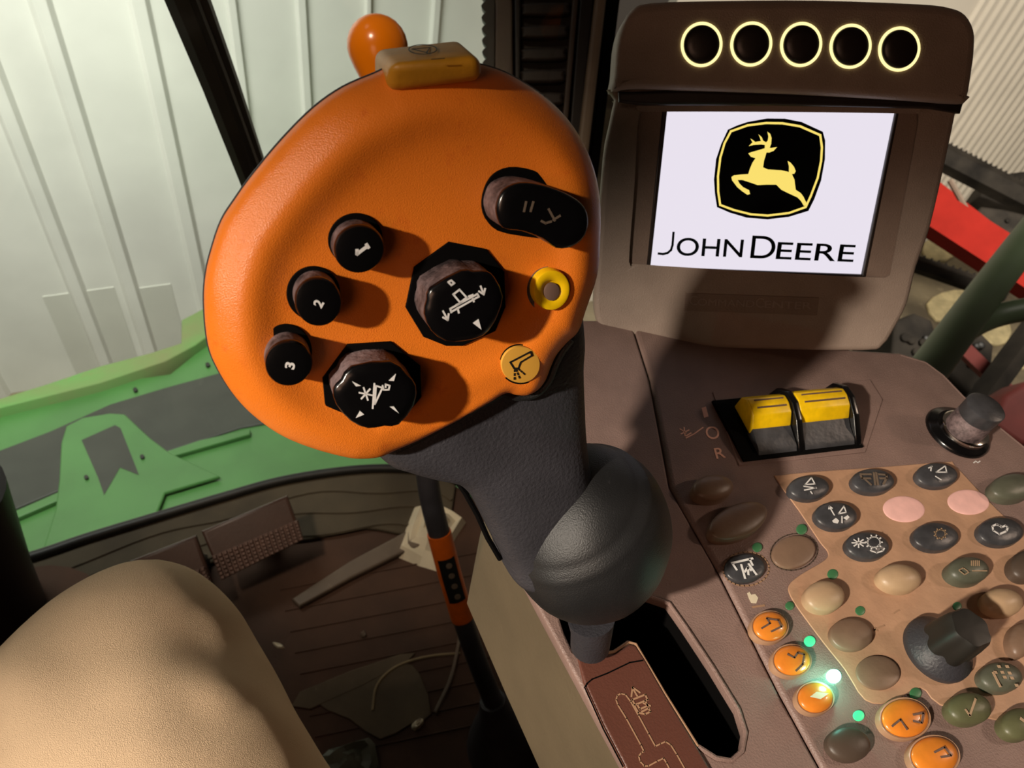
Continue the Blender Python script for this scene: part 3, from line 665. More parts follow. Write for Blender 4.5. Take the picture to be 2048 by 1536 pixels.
key(1748, 960, 43, 24, 3, 'btn_dark', icon=[s6((870, 175), (945, 175)), s6((870, 185), (880, 205), (940, 205)), s6((965, 165), (975, 250)), s6((982, 165), (995, 250)), s6((1000, 175), (1055, 180), (1060, 205), (1010, 205)), s6((905, 215), (945, 250)), s6((1050, 215), (1035, 245))], iw=.001, im='bar')
key(1876, 948, 42, 24, 3, 'btn_dark', icon=[s6((1480, 115), (1415, 160), (1490, 160), (1480, 115)), s6((1380, 120), (1375, 150)), s6((1360, 130), (1385, 118)), s6((1410, 190), (1450, 215))])
key(1674, 1029, 43, 27, 6, 'btn_dark', icon=[s6((645, 410), (680, 470)), s6((640, 425), (645, 405), (665, 420)), s6((750, 405), (710, 460), (765, 450), (750, 405)), s6((735, 480), (735, 525))], fillp=[s6((665, 510), (690, 490), (715, 510), (705, 530), (675, 525)), s6((745, 490), (775, 470), (790, 485), (770, 505))])
key(1808, 1018, 42, 26, 4, 'btn_pink', h=.002, crown=.15)
key(1937, 1004, 42, 25, 4, 'btn_pink', h=.002, crown=.15)
key(1737, 1089, 44, 27, 6, 'btn_dark', icon=[loop(s6((965, 665))[0], 12.5, 10.5), s6((940, 725), (985, 742), (1030, 728), (1040, 710))] + starl(s6((855, 670))[0], 13, 8, .1) + starl(s6((965, 665))[0], 17, 10, .75, .85))
key(1874, 1071, 46, 28, 4, 'btn_dark', icon=[loop(s6((1445, 605))[0], 10, 8.5)] + starl(s6((1445, 605))[0], 13, 9, .78, .85), im='btn_tan')
key(2004, 1061, 46, 28, 4, 'btn_dark', icon=[s6((1880, 548), (1850, 535), (1820, 550), (1825, 580), (1870, 608), (1920, 585), (1932, 560), (1915, 545), (1885, 558), (1870, 545), (1850, 540))], iw=.0008)
key(2030, 971, 45, 26, 0, 'btn_grey', h=.009)
key(1941, 1137, 41, 26, 6, 'btn_grey', h=.010, icon=[s6((1668, 800), (1668, 832)), s6((1682, 798), (1682, 834)), s6((1696, 798), (1696, 834)), s6((1710, 798), (1710, 834)), s6((1724, 800), (1724, 834)), s6((1675, 872), (1780, 872)), s6((1580, 865), (1610, 850), (1650, 880), (1620, 900), (1580, 870))], im='btn_tan', iw=.0004)
key(2060, 1128, 36, 30, 0, 'btn_dbrown', h=.009)
key(1804, 1152, 44, 27, 10, 'btn_tan', h=.009, crown=.4)
key(2011, 1200, 41, 27, 10, 'btn_tan', h=.009, crown=.4)
key(1652, 1190, 40, 31, 4, 'btn_tan', h=.008, crown=.3)
key(1428, 972, 41, 25, -3, 'btn_brown', h=.009, crown=.3)
key(1478, 1040, 61, 33, -22, 'btn_brown', h=.008, crown=.2)
kk = key(1588, 1103, 44, 32, -14, 'btn_brown', h=.003, crown=.2)
link('rim', strokes(cp, [loop((1588, 1104), 48, 36, 30, -14)], .0005, .0009), kk, 'btn_dbrown')
kk = key(1491, 1135, 40, 29, -3, 'btn_dark', h=.004, icon=[s4((490, 1190), (600, 1165)), s4((495, 1195), (515, 1225)), s4((585, 1170), (600, 1200)), s4((540, 1200), (560, 1270)), s4((580, 1195), (620, 1250)), s4((578, 1250), (575, 1215)), s4((560, 1235), (575, 1213), (592, 1228))], iw=.0009)
link('rim', strokes(cp, [loop((1492, 1138), 46, 34, 30, -3)], .0006, .0009), kk, 'btn_ring')
key(1704, 1268, 43, 32, 6, 'btn_brown', h=.005, crown=.2)
key(1757, 1345, 44, 34, 8, 'btn_brown', h=.003, crown=.15)
key(2045, 1278, 24, 34, 0, 'btn_brown', h=.008)
key(2006, 1352, 43, 30, 8, 'btn_grey', h=.008, icon=[s5((1860, 755), (1900, 835))] + [[p, (p[0] + 3, p[1])] for p in s5((1890, 715), (1940, 715), (1910, 750), (1955, 755), (1925, 780), (1970, 785), (1998, 830), (1868, 750))], iw=.0011, im='btn_tan')
key(1943, 1415, 44, 32, 8, 'btn_olive', h=.008, icon=[s5((1690, 980), (1715, 1015), (1750, 915))], iw=.0008, im='btn_tan')
key(2044, 1446, 38, 32, 8, 'btn_olive', h=.008, icon=[s5((2030, 1035), (2050, 1050))], iw=.0012, im='btn_tan')
key(1700, 1487, 44, 34, 12, 'btn_dbrown', h=.006)
orng = [(1542, 1251, 34, 29, [s5((440, 480), (490, 450), (470, 420), (540, 430), (560, 470), (500, 500))]), (1586, 1319, 36, 30, [s5((600, 640), (640, 660), (660, 630), (700, 640), (690, 700), (650, 740))]), (1633, 1394, 35, 30, None), (1813, 1435, 47, 38, [s5((1240, 1080), (1290, 1040), (1330, 1100)), s5((1370, 1010), (1430, 1000), (1420, 1060), (1370, 1050))]), (1872, 1510, 47, 38, [s5((1500, 1240), (1560, 1210), (1600, 1260), (1540, 1270))])]
for cx, cy, a, b, ic in orng:
    k = key(cx, cy, a, b, 6, 'btn_orange', h=.006, crown=.25, ring=True, icon=ic, iw=.0007, im='brown_dot', fillp=None if ic else [s5((735, 900), (775, 870), (850, 880), (800, 915))])
    if not ic: k.children[1].data.materials[0] = M['paper']
for (cx, cy, r_, m, nm) in ((1620, 1282, 11.5, 'led_dim', ''), (1668, 1352, 15, 'led_on', ''), (1718, 1431, 11.5, 'led_dim', ''), (1666, 1148, 11, 'led_off', ''), (1721, 1221, 10, 'led_off', ''), (1915, 1212, 9, 'led_off', ''), (1515, 1094, 10, 'led_off', ''), (1604, 1058, 11, 'led_off', ''), (1832, 1386, 12, 'led_off', ''), (1580, 1211, 9, 'led_off', '')):
    k = C_('indicator_light', dome(cpx(ell(cx, cy, r_, r_ * .95, 0, 20), .0016), .0006, .0012, .6), m)
    if m == 'led_on': k['label'] = 'lit bright green indicator'
l = lamp('indicator_glow', 'POINT', cp.at((1668, 1352), .0085), cp.at((1668, 1352), 0), .010, (.25, 1, .75), shadow_soft_size=.002)
# small printed marks on the console
C_('printed_mark', text_px(cp, 'I', (1408, 836), (1417, 833), (1403, 816), .0009, bold=.02), 'print_pink')
C_('printed_mark', text_px(cp, 'O', (1413, 878), (1440, 878), (1410, 853), .0009), 'print_pink')
C_('printed_mark', text_px(cp, 'R', (1433, 918), (1452, 915), (1427, 897), .0009, bold=.01), 'print_pink')
C_('printed_symbol', strokes(cp, [[(1360, 858), (1372, 866)], [(1368, 855), (1370, 872)], [(1362, 868), (1378, 860)], [(1372, 876), (1388, 868), (1406, 855)], [(1372, 872), (1382, 866)]], .0006, .0009), 'print_pink')
C_('printed_symbol', strokes(cp, [s6((1640, 45), (1690, 10), (1670, 50), (1740, 20), (1765, 5)), s6((1685, 92), (1700, 80), (1715, 92), (1730, 80))], .0005, .0009), 'white')
C_('printed_symbol', strokes(cp, [[(1728, 838), (1734, 836)], [(1740, 836), (1746, 834)]], .0007, .0009), 'white')
C_('printed_symbol', strokes(cp, [s5((1250, 390), (1280, 370)), s5((1130, 490), (1190, 465)), s5((1135, 478), (1130, 492), (1148, 495))], .0006, .0015), 'btn_ring')
k = C_('printed_symbol', fill_px(cp, [s5((350, 265), (365, 257), (375, 275), (400, 270), (418, 295), (405, 328), (375, 325), (360, 295))], .0009), 'paper')
C_('printed_symbol', strokes(cp, [s5((385, 350), (455, 340))], .0008, .0009), 'btn_ring')
# yellow rocker switches in a black housing
U_ = (Vector(cp.uv((1710, 897))) - Vector(cp.uv((1484, 924)))); O_ = Vector(cp.uv((1484, 924)))
ux = U_.normalized(); vx = Vector((-ux.y, ux.x)); WID = U_.length
def sw(u, v, h): p = O_ + ux * u + vx * v; return (p.x, p.y, h)
def extr(prof, u0, u1, ang=30):
    n = len(prof); V = [sw(u0, v, h) for v, h in prof] + [sw(u1, v, h) for v, h in prof]
    return mesh(V, [tuple(range(n)), tuple(range(n, 2 * n))] + [(i, (i + 1) % n, n + (i + 1) % n, n + i) for i in range(n)], ang)
hs = C_('switch_housing', extr([(-.001, .001), (.036, .001), (.036, .0025), (-.001, .0025)], -.0005, WID + .003), 'gap')
C_('switch_recess', plate_mesh([cpx([(1425, 785), (1740, 760), (1765, 800), (1730, 905), (1478, 932)], .001)], .0005, .0014, .0003), 'console')
def blade(u):
    pr = [(-.0005, .002), (.004, .006), (.012, .0125), (.020, .0165), (.027, .0165), (.033, .012), (.036, .002)]
    return C_('divider_blade', bevel(extr(pr, u - .0018, u + .0018), .0006, 2), 'black')
blade(WID * .5); blade(WID + .001)
C_('housing_end', extr([(-.0005, .002), (.010, .004), (.033, .004), (.036, .002)], -.001, .006), 'gap')
for i, (u0, u1) in enumerate(((.0085, WID * .5 - .0025), (WID * .5 + .0025, WID - .0012))):
    sh = .001 * (1 - i)
    rk = C_('rocker_switch', extr([(.001, .0025), (.003, .0045), (.009, .0065), (.012, .0085 - sh), (.014, .0095 - sh), (.014, .002)], u0, u1), 'btn_dark')
    rk['label'] = 'yellow-capped rocker switch'
    cap = extr([(.0125, .009 - sh), (.0165, .0145 - sh), (.0215, .0165 - sh), (.0255, .0165 - sh), (.029, .0135 - sh), (.030, .004), (.0125, .004)], u0 - .0004, u1 + .0004)
    link('yellow_cap', bevel(cap, .0008, 2), rk, 'yellow')
    for v, h in ((.0195, .0161), (.0235, .01665)):
        link('grip_groove', extr([(v, h - sh - .0004), (v + .0007, h - sh - .0004), (v + .0007, h - sh + .00022), (v, h - sh + .00022)], u0 + .003, u1 - .002), rk, 'brown_dot')
# tall rotary knob at the right
def knob(base_px, r, h, name, lv, m, par=CON, z0=.001):
    c = cp.uv(base_px, z0); return C_(name, stack(circ(c, 1, 48), lv), m)
kb_ = (1921, 858)
fl = C_('knob_collar', stack(circ(cp.uv(kb_, .004), 1, 48), [(.0165, .0005), (.0165, .0018), (.0155, .003), (.0125, .0042), (.0122, .0046)]), 'black')
ch = stack(circ(cp.uv((1926, 862), .004), 1, 48), [(.0119, .004), (.0119, .0064), (.0110, .0072)]); link('chrome_ring', ch, fl, 'chrome')
kn = C_('rotary_knob', stack(circ(cp.uv((1926, 860), .006), 1, 48), [(.0096, .006), (.0092, .016), (.0088, .0165), (.0088, .0235), (.0082, .0245)]), 'black_side')
kn['label'] = 'tall slim black knob near the far corner'
link('cap', stack(circ(cp.uv((1926, 860), .006), 1, 48), [(.0092, .0175), (.0094, .0245), (.0086, .0252)]), kn, 'btn_dark')
# large selector knob
kc = cp.uv((1868, 1303), .001)
kn = C_('rotary_knob', stack(circ(kc, 1, 56), [(.0128, .001), (.0132, .003), (.0130, .0052), (.0105, .0075), (.0088, .0105), (.0078, .014)]), 'rubber'); kn['label'] = 'large black stepped knob among the keys'
fac = [(kc[0] + .0092 * math.cos(t) * (1 - .05 * math.cos(6 * t)), kc[1] + .0092 * math.sin(t) * (1 - .05 * math.cos(6 * t))) for t in [2 * math.pi * i / 60 for i in range(60)]]
link('cap', stack(fac, [(.98, .0100), (.93, .018), (.86, .0235), (.78, .0252), (.70, .0254)]), kn, 'btn_dbrown').data.materials[0] = M['black_metal']
# ============================================================ DISPLAY
mo = cp.at((1400, 692), 0)
mp = Plane(mo, R @ Vector((-.0626, -.3323, .9411)), R @ Vector((.9977, -.044, .0508)))
DIS = root('display_unit', 'brown cab display with lit white screen and five glowing ring buttons', 'display', mp.m)
def D_(name, me, m, par=DIS): return link(name, me, par, m)
def mpx(pts, h=0): return ppx(mp, pts, h)
def s3(*pts): return [(1180 + x * .4557, y * .4557) for x, y in pts]
body = smooth(s3((140, 380), (112, 440), (85, 560), (60, 700), (30, 1100), (15, 1330), (35, 1430), (90, 1490), (300, 1520), (700, 1535), (1200, 1543), (1290, 1520), (1345, 1440), (1400, 1330), (1440, 1170), (1500, 1000), (1570, 700), (1612, 500), (1630, 400), (900, 380)), 3)
recess = smooth(s3((190, 470), (170, 800), (148, 1100), (150, 1165), (180, 1182), (700, 1215), (1300, 1245), (1335, 1225), (1350, 1170), (1430, 750), (1475, 480), (1440, 470), (800, 462), (230, 462)), 3)
D_('housing', plate_mesh([mpx(body), mpx(recess)], -.012, 0, .003, 3), 'house')
D_('back_shell', plate_mesh([scl(mpx(body), .94)], -.045, -.012, .006), 'house')
scr = [(1335, 207), (1790, 218), (1722, 548), (1300, 533)]
zs = -.0045
so_ = [(1327, 199), (1800, 211), (1730, 556), (1292, 541)]
D_('recess_panel', plate_mesh([scl(mpx(recess, -.006), 1.02), mpx(so_, -.003)], -.008, -.003, .0015), 'house2')
D_('screen_trim', plate_mesh([mpx(so_, -.003), mpx(scr, zs)], -.0065, -.0022, .0006), 'frame_dark')
ss = D_('screen', plate_mesh([mpx([(1333, 205), (1792, 216), (1724, 550), (1298, 535)], zs)], -.0075, zs), 'screen')
ss['label'] = 'lit white screen with the leaping deer badge'
z0 = zs + .00005
def s7(*pts): return [(1400 + x * .1693, 200 + y * .1693) for x, y in pts]
sh_o = s7((330, 350), (440, 300), (560, 260), (790, 218), (1000, 220), (1200, 260), (1450, 375), (1478, 480), (1475, 700), (1430, 950), (1350, 1170), (1280, 1310), (1050, 1380), (800, 1410), (550, 1390), (350, 1330), (200, 1265), (175, 1100), (165, 940), (190, 700), (250, 520))
D_('badge', fill_px(mp, [sh_o], z0), 'screen_ink', ss)
yl = s7((365, 370), (560, 300), (780, 272), (970, 275), (1180, 310), (1420, 415), (1440, 560), (1430, 720), (1390, 920), (1310, 1130), (1248, 1265), (1050, 1335), (800, 1365), (600, 1350), (400, 1300), (238, 1240), (215, 1080), (212, 900), (240, 680), (290, 510))
D_('badge_border', strokes(mp, [yl + [yl[0]]], .00105, z0 + .00015), 'screen_yel', ss)
deer = s7((570, 630), (600, 670), (655, 688), (620, 740), (590, 810), (570, 875), (480, 880), (400, 890), (370, 910), (380, 950), (440, 1030), (500, 1080), (560, 1120), (590, 1110), (580, 1065), (510, 1030), (465, 985), (445, 945), (500, 945), (580, 970), (680, 1005), (780, 1000), (900, 1000), (960, 1060), (1040, 1100), (1150, 1150), (1190, 1190), (1230, 1255), (1262, 1225), (1220, 1140), (1190, 1100), (1130, 1060), (1115, 940), (1085, 875), (1115, 870), (1130, 840), (1110, 790), (1070, 740), (1035, 720), (1050, 780), (1050, 850), (960, 830), (800, 820), (745, 795), (755, 720), (785, 620), (820, 620), (870, 600), (910, 555), (850, 565), (822, 565), (840, 520), (845, 450), (830, 400), (795, 375), (808, 430), (800, 480), (780, 500), (745, 480), (730, 440), (690, 405), (705, 440), (720, 485), (650, 495), (635, 480), (595, 455), (620, 500), (575, 545), (640, 530), (720, 525), (765, 530), (765, 570), (700, 590), (610, 615))
D_('deer_emblem', fill_px(mp, [deer], z0 + .00015), 'screen_yel', ss)
def st(s_, bl, br, tl, bold=0): D_('lettering', text_px(mp, s_, bl, br, tl, z0, bold=bold), 'screen_pale', ss)
D_('lettering', strokes(mp, [[(1347, 465), (1345, 490), (1342, 500), (1335, 506), (1326, 508), (1317, 507)]], .0012, z0), 'screen_pale', ss)
st('OHN', (1352, 511), (1484, 515), (1355, 475), .006)
st('D', (1500, 516), (1548, 518), (1505, 471), 0)
st('EERE', (1551, 518), (1706, 524), (1556, 484), .006)
# hood with the ring buttons
hood = smooth(s3((100, 400), (108, 330), (118, 200), (140, 110), (185, 40), (270, 8), (600, -2), (1000, -4), (1450, 12), (1590, 28), (1660, 60), (1698, 130), (1700, 210), (1690, 300), (1662, 440), (1600, 455), (1400, 440), (900, 412), (400, 395), (180, 390)), 3)
hd = D_('hood', plate_mesh([mpx(hood, .010)], -.03, .010, .004, 3), 'house')
D_('hood_underside', plate_mesh([mpx(s3((122, 405), (400, 396), (900, 414), (1400, 442), (1625, 455), (1612, 500), (1480, 478), (800, 464), (230, 464), (124, 450)), 0)], -.004, .0035, .0015), 'frame_dark')  # shade under the hood painted in as a dark plate
for x, y in ((490, 195), (708, 193), (927, 195), (1144, 203), (1358, 215)):
    px = s3((x, y))[0]; c_ = mp.uv(px, .0105); e = mpx(ell(px[0], px[1], 41.5, 45.5, 18 if x > 600 else 10, 44), .0105)
    k = D_('ring_button', stack(scl(e, .86), [(1, .009), (1, .0108), (.96, .0114), (.8, .0120), (.5, .0124)]), 'frame_dark')
    link('light_ring', plate_mesh([e, scl(e, .87)], .0098, .0106), k, 'glow')
np_ = [(1371, 586), (1638, 595), (1634, 631), (1368, 622)]
npl = D_('name_plate', plate_mesh([mpx(np_, .0003)], -.0006, .0004, .0003), 'house2')
z1_ = .0006
for s_, a, b, hgt in (('C', 1379, 1394, 19), ('OMMAND', 1395, 1508, 14), ('C', 1511, 1527, 19), ('ENTER', 1529, 1622, 14)):
    f = lambda x: 610 + 8.5 * (x - 1379) / 243
    link('lettering', text_px(mp, s_, (a, f(a)), (b, f(b)), (a + 1, f(a) - hgt), z1_), npl, 'house')
# ============================================================ CONTROL HANDLE
DH = .178
hp = Plane(W(800, 560, DH), R @ Vector((.35, -.40, .85)), R @ Vector((1, 0, .0)))
base_pt = cp.at((1180, 1262), -.02)
HA = root('control_handle', 'orange-faced propulsion handle with black push buttons on a dark rubber grip', 'control handle', T(base_pt))
HM = T(-base_pt) @ hp.m                                   # handle-face frame -> root frame
def H_(name, me, m, par=HA):
    if par is HA: return link(name, me, par, m, HM)
    return link(name, me, par, m)                       # children of parts share the part's frame
def hpx(pts, h=0): return ppx(hp, pts, h)
out_px = [(749, 147), (775, 136), (830, 124), (880, 120), (940, 125), (995, 139), (1040, 161), (1094, 198), (1143, 251), (1178, 318), (1195, 390), (1196, 470), (1190, 545), (1168, 613), (1152, 658), (1128, 682), (1108, 706), (1096, 732), (1086, 756), (1068, 776), (1046, 786), (1024, 785), (1003, 781), (974, 796), (892, 841), (831, 874), (790, 893), (757, 908), (720, 912), (687, 909), (626, 893), (564, 868), (511, 832), (470, 791), (437, 741), (416, 688), (408, 605), (412, 545), (425, 492), (443, 441), (469, 400), (504, 351), (564, 279), (628, 215), (687, 174)]
HO = smooth(hpx(out_px), 4)
A_ = np.array(HO); B_ = np.roll(A_, -1, 0)
def bdist(p):
    d = B_ - A_; q = p - A_; t = np.clip((q * d).sum(1) / np.maximum((d * d).sum(1), 1e-12), 0, 1)
    return np.sqrt(((q - d * t[:, None]) ** 2).sum(1).min())
def inside(p):
    x, y = p; c = (A_[:, 1] > y) != (B_[:, 1] > y)
    xi = A_[:, 0] + (y - A_[:, 1]) / np.where(c, B_[:, 1] - A_[:, 1], 1) * (B_[:, 0] - A_[:, 0]); return bool((c & (xi > x)).sum() % 2)
FH = .0065
wide_c = np.array(hp.uv((640, 320)))                    # the soft broad shoulder sits towards the upper left
low_c = np.array(hp.uv((930, 840)))
yb = np.array(hp.uv((1104, 585), FH)); tb_ = np.array(hp.uv((1041, 729), FH))
def hheight(p):
    d = bdist(p)
    k = float(np.exp(-(np.linalg.norm(p - low_c) / .022) ** 2)); Rr = .0085 * (1 - k) + .003 * k
    Hh = FH
    f = min(1, d / Rr); z = Hh * math.sqrt(max(0, 1 - (1 - f) ** 2))
    kw = 1 - k
    z += .0018 * kw * math.exp(-((d - .0095) / .005) ** 2)
    up = max(0, (p[1] - hp.uv((760, 420))[1]) / .05); z += .0012 * min(1, up) * math.exp(-((d - .016) / .008) ** 2)
    z += .0006 * math.exp(-(np.linalg.norm(p - yb) / .0095) ** 2)
    return z
vs = [Vector(p) for p in HO]; nb = len(vs)
xs = A_[:, 0]; ys = A_[:, 1]; stp = .00095
for sc_ in (.0003, .0008, .0015):                        # extra rings next to the rim
    for i in range(0, nb, 1):
        t_ = A_[(i + 1) % nb] - A_[i - 1]; n_in = np.array((-t_[1], t_[0])); n_in /= np.linalg.norm(n_in)
        p = A_[i] + n_in * sc_
        if not inside(p): p = A_[i] - n_in * sc_
        if inside(p) and bdist(p) > sc_ * .8: vs.append(Vector(p))
y = ys.min(); row = 0
while y < ys.max():
    x = xs.min() + (stp / 2 if row % 2 else 0)
    while x < xs.max():
        p = np.array((x, y))
        if inside(p) and bdist(p) > .002: vs.append(Vector(p))
        x += stp
    y += stp * .87; row += 1
res = delaunay_2d_cdt(vs, [], [list(range(nb))], 1, 1e-7)
VV = [(p.x, p.y, hheight(np.array(p))) for p in res[0]]
face = H_('face_shell', mesh(VV, [tuple(f) for f in res[2]], 180), 'orange')
# dark back shell, slightly proud of the rim, bulging behind
n = len(HO); lv = [(1.0, .0), (1.006, -.0004), (1.004, -.0016), (.985, -.004), (.94, -.008), (.86, -.013), (.72, -.0165), (.5, -.0185)]
H_('back_shell', stack(HO, [(a, b, (.0018 * (i > 3), .001 * (i > 3))) for i, (a, b) in enumerate(lv)]), 'rubber')
# grip: lofted sections following the photographed outline, in the handle's own depth
def hw(px, py, h=0): return hp.at((px, py), h)
secs = [((700, 850), (1150, 560), -.012, .0105, 1), ((765, 912), (1158, 668), -.0130, .0122, 1), ((800, 925), (1154, 720), -.0142, .0134, 1), ((850, 936), (1154, 790), -.0155, .0145, .95), ((897, 943), (1155, 850), -.0165, .0155, .9), ((930, 972), (1160, 900), -.017, .016, .9), ((952, 1010), (1166, 945), -.0175, .0165, .9), ((975, 1055), (1170, 995), -.018, .0172, .9), ((995, 1095), (1172, 1045), -.0185, .018, .9), ((1004, 1122), (1174, 1078), -.019, .0198, .9), ((1010, 1131), (1172, 1088), -.0195, .0190, .9)]
V = []; n = 48
rings = []
for a, b, hc, ht, sq in secs:
    rings.append((hw(*a, hc), hw(*b, hc), ht))
# refine sections
L_ = smooth_open([r[0] for r in rings], 4); R_ = smooth_open([r[1] for r in rings], 4); T_ = smooth_open([Vector((r[2], 0, 0)) for r in rings], 4)
for l, r, t in zip(L_, R_, T_):
    c = (l + r) / 2; hx = (r - l) / 2
    for i in range(n):
        a = 2 * math.pi * i / n; ca, sa = math.cos(a), math.sin(a); e = .6
        V.append(c + hx * (abs(ca) ** e) * (1 if ca > 0 else -1) + hp.n * t.x * (abs(sa) ** e) * (1 if sa > 0 else -1))
K = len(L_); F = [(k * n + i, k * n + (i + 1) % n, (k + 1) * n + (i + 1) % n, (k + 1) * n + i) for k in range(K - 1) for i in range(n)] + [tuple(range(n)), tuple(range((K - 1) * n, K * n))]
V = [HM.inverted() @ (T(-base_pt) @ v) for v in V]
grip = H_('grip', mesh(V, F, 70), 'rubber')
# seam along the left of the grip and the pale lip under the orange face
V, F = tube([hp.i @ hw(x, y_, -.016) for x, y_ in ((905, 948), (930, 985), (955, 1030), (975, 1075), (1000, 1118))], .0009, 8); H_('seam', mesh(V, F), 'gap', grip)
lip = smooth_open([Vector(hp.uv(p) + (.0006,)) for p in ((1140, 678), (1120, 705), (1107, 732), (1096, 760), (1075, 783), (1048, 793), (1022, 791), (1003, 786), (974, 801), (892, 846), (831, 879), (790, 899))], 4)
V, F = tube(lip, .0011, 8); H_('lip', mesh(V, F), 'rubber2', grip)
# ball-shaped rubber boot
bc = W(1176, 1064, .2535)
V = []; F = []; n = 64; m_ = 40; axv = (W(1060, 900, .225) - bc).normalized(); b1 = axv.cross(R @ Vector((0, 0, 1))).normalized(); b2 = axv.cross(b1)
for i in range(m_ + 1):
    th = math.pi * i / m_
    for j in range(n):
        ph = 2 * math.pi * j / n
        dr = Vector(axv * math.cos(th) + (b1 * math.cos(ph) + b2 * math.sin(ph)) * math.sin(th))
        r = .0287 + .0006 * noise.noise(dr * 2) - .0009 * math.exp(-((th - 1.0) / .04) ** 2) + .0006 * math.exp(-((th - 1.08) / .05) ** 2)
        up_ = abs(dr.dot(R @ Vector((0, 1, 0)))); r *= 1 + .085 * up_ ** 2
        V.append(bc + dr * r)
for i in range(m_):
    for j in range(n): F.append((i * n + j, i * n + (j + 1) % n, (i + 1) * n + (j + 1) % n, (i + 1) * n + j))
o = link('boot', wmesh(V, F, HA, 80), HA, 'rubber2'); o['label'] = 'ball-shaped dusty rubber boot'
V, F = tube([W(1182, 1235, .258), W(1183, 1262, .262), W(1180, 1292, .268)], [.0085, .0075, .0072], 24); V2 = V
o = link('stem', wmesh(V, F, HA), HA, 'rubber')
V, F = tube([W(1180, 1275, .266), W(1175, 1340, .30)], .0055, 14); link('stem_rod', wmesh(V, F, HA), HA, 'black_metal')
# round numbered buttons
def hcap(name, hole, cap, h, m='black', ms='black_side', z0=None, par=HA, bevs=.06, label=None):
    z0 = FH if z0 is None else z0
    ho = hpx(hole, z0 + .0006); co = hpx(cap, z0 + h)
    k = H_(name, stack(scl(co, .99), [(1.0, z0 - .003), (1.0, z0 + h - .0012)]), ms)
    link('collar', plate_mesh([ho], z0 - .002, z0 + .0007, .0002), k, 'gap')
    link('cap', stack(co, [(.995, z0 + h - .0012), (1.0, z0 + h - .0006), (.985, z0 + h - .0001), (.94, z0 + h + .0003), (.7, z0 + h + .0006), (.3, z0 + h + .0007)]), k, m)
    if label: k['label'] = label
    return k, z0 + h + .00075
def numtext(k, s_, c, ang, hgt, wd, z):
    e = Vector((math.cos(math.radians(ang)), -math.sin(math.radians(ang)))); u = Vector((-math.sin(math.radians(ang)), -math.cos(math.radians(ang)))); c = Vector(c)
    bl = c - e * wd / 2 - u * hgt / 2
    link('number', text_px(hp, s_, bl, bl + e * wd, bl + u * hgt, z, bold=.03), k, 'white')
for s_, hc_, hr, cc, cr, c, ang in (('1', (711, 479), (55, 52), (719, 498), (51, 48), (724, 501), 55), ('2', (627, 587), (54, 54), (637, 604), (47, 49), (637, 607), 62), ('3', (573, 702), (51, 54), (578, 727), (48, 45), (580, 731), 78)):
    k, z = hcap('push_button', ell(*hc_, *hr, -20, 48), ell(*cc, *cr, -20, 48), .0068, label='round black button printed with %s' % s_)
    if s_ == '1': link('number', strokes(hp, [[(714, 508), (735, 492)], [(714, 508), (714, 500)], [(733, 489), (737, 495)]], .0007, z), k, 'white')
    else: numtext(k, s_, c, ang, 20, 13, z)
def z2(*pts): return [(400 + x * .41016, 400 + y * .41016) for x, y in pts]
def z1(*pts): return [(400 + x * .41016, y * .41016) for x, y in pts]
capA = z2((740, 815), (930, 790), (1010, 850), (1055, 905), (1048, 1000), (970, 1098), (900, 1104), (820, 1116), (735, 1080), (665, 1000), (650, 925), (690, 880))
holA = z2((720, 705), (930, 692), (1075, 810), (1080, 960), (1000, 1060), (780, 1120), (650, 1070), (612, 1030), (598, 870))
k, z = hcap('direction_switch', holA, smooth(capA, 2), .0095, label='octagonal black switch with four small white arrows')
link('symbol', fill_px(hp, [z2((740, 882), (760, 908), (785, 905)), z2((955, 847), (920, 880), (945, 882)), z2((760, 1062), (800, 1045), (780, 1028)), z2((925, 1008), (970, 1040), (945, 1006))], z), k, 'white')
cst = z2((808, 945))[0]
link('symbol', strokes(hp, [[(cst[0] + 13 * math.cos(a), cst[1] + 13 * math.sin(a)), (cst[0] - 13 * math.cos(a), cst[1] - 13 * math.sin(a))] for a in (.2, 1.25, 2.3)] + [z2((850, 895), (842, 1015)), z2((858, 905), (890, 915), (852, 995), (858, 905)), z2((890, 905), (895, 925), (920, 925), (925, 905), (905, 898), (905, 912))], .00038, z), k, 'white')
capB = z2((1125, 430), (1275, 345), (1330, 350), (1400, 350), (1440, 380), (1480, 470), (1455, 560), (1430, 610), (1380, 665), (1290, 690), (1200, 690), (1130, 640), (1095, 560), (1108, 490))
holB = z2((1215, 205), (1395, 240), (1485, 350), (1490, 520), (1440, 640), (1280, 712), (1200, 712), (1090, 668), (1003, 525), (1045, 328))
k, z = hcap('header_switch', holB, smooth(capB, 2), .011, label='octagonal black switch with a header symbol')
link('symbol', fill_px(hp, [z2((1330, 600), (1372, 632), (1358, 580))], z), k, 'white')
link('symbol', strokes(hp, [z2((1235, 460), (1265, 437), (1300, 475), (1268, 500), (1235, 460)), z2((1225, 545), (1360, 470)), z2((1220, 530), (1352, 458)), z2((1220, 530), (1225, 548)), z2((1352, 458), (1360, 472)), z2((1255, 525), (1262, 550)), z2((1330, 482), (1335, 495)), z2((1250, 512), (1275, 500)), z2((1310, 470), (1330, 462)), z2((1368, 420), (1383, 460)), z2((1360, 445), (1383, 460), (1390, 432)), z2((1185, 542), (1208, 585)), z2((1185, 572), (1208, 585), (1212, 555)), z2((1210, 400), (1225, 392), (1240, 405), (1225, 415), (1212, 402))], .00042, z), k, 'white')
rock = z1((1448, 1040), (1455, 980), (1485, 925), (1560, 892), (1660, 900), (1780, 940), (1865, 995), (1895, 1065), (1880, 1150), (1820, 1203), (1740, 1212), (1670, 1165), (1570, 1128), (1480, 1112))
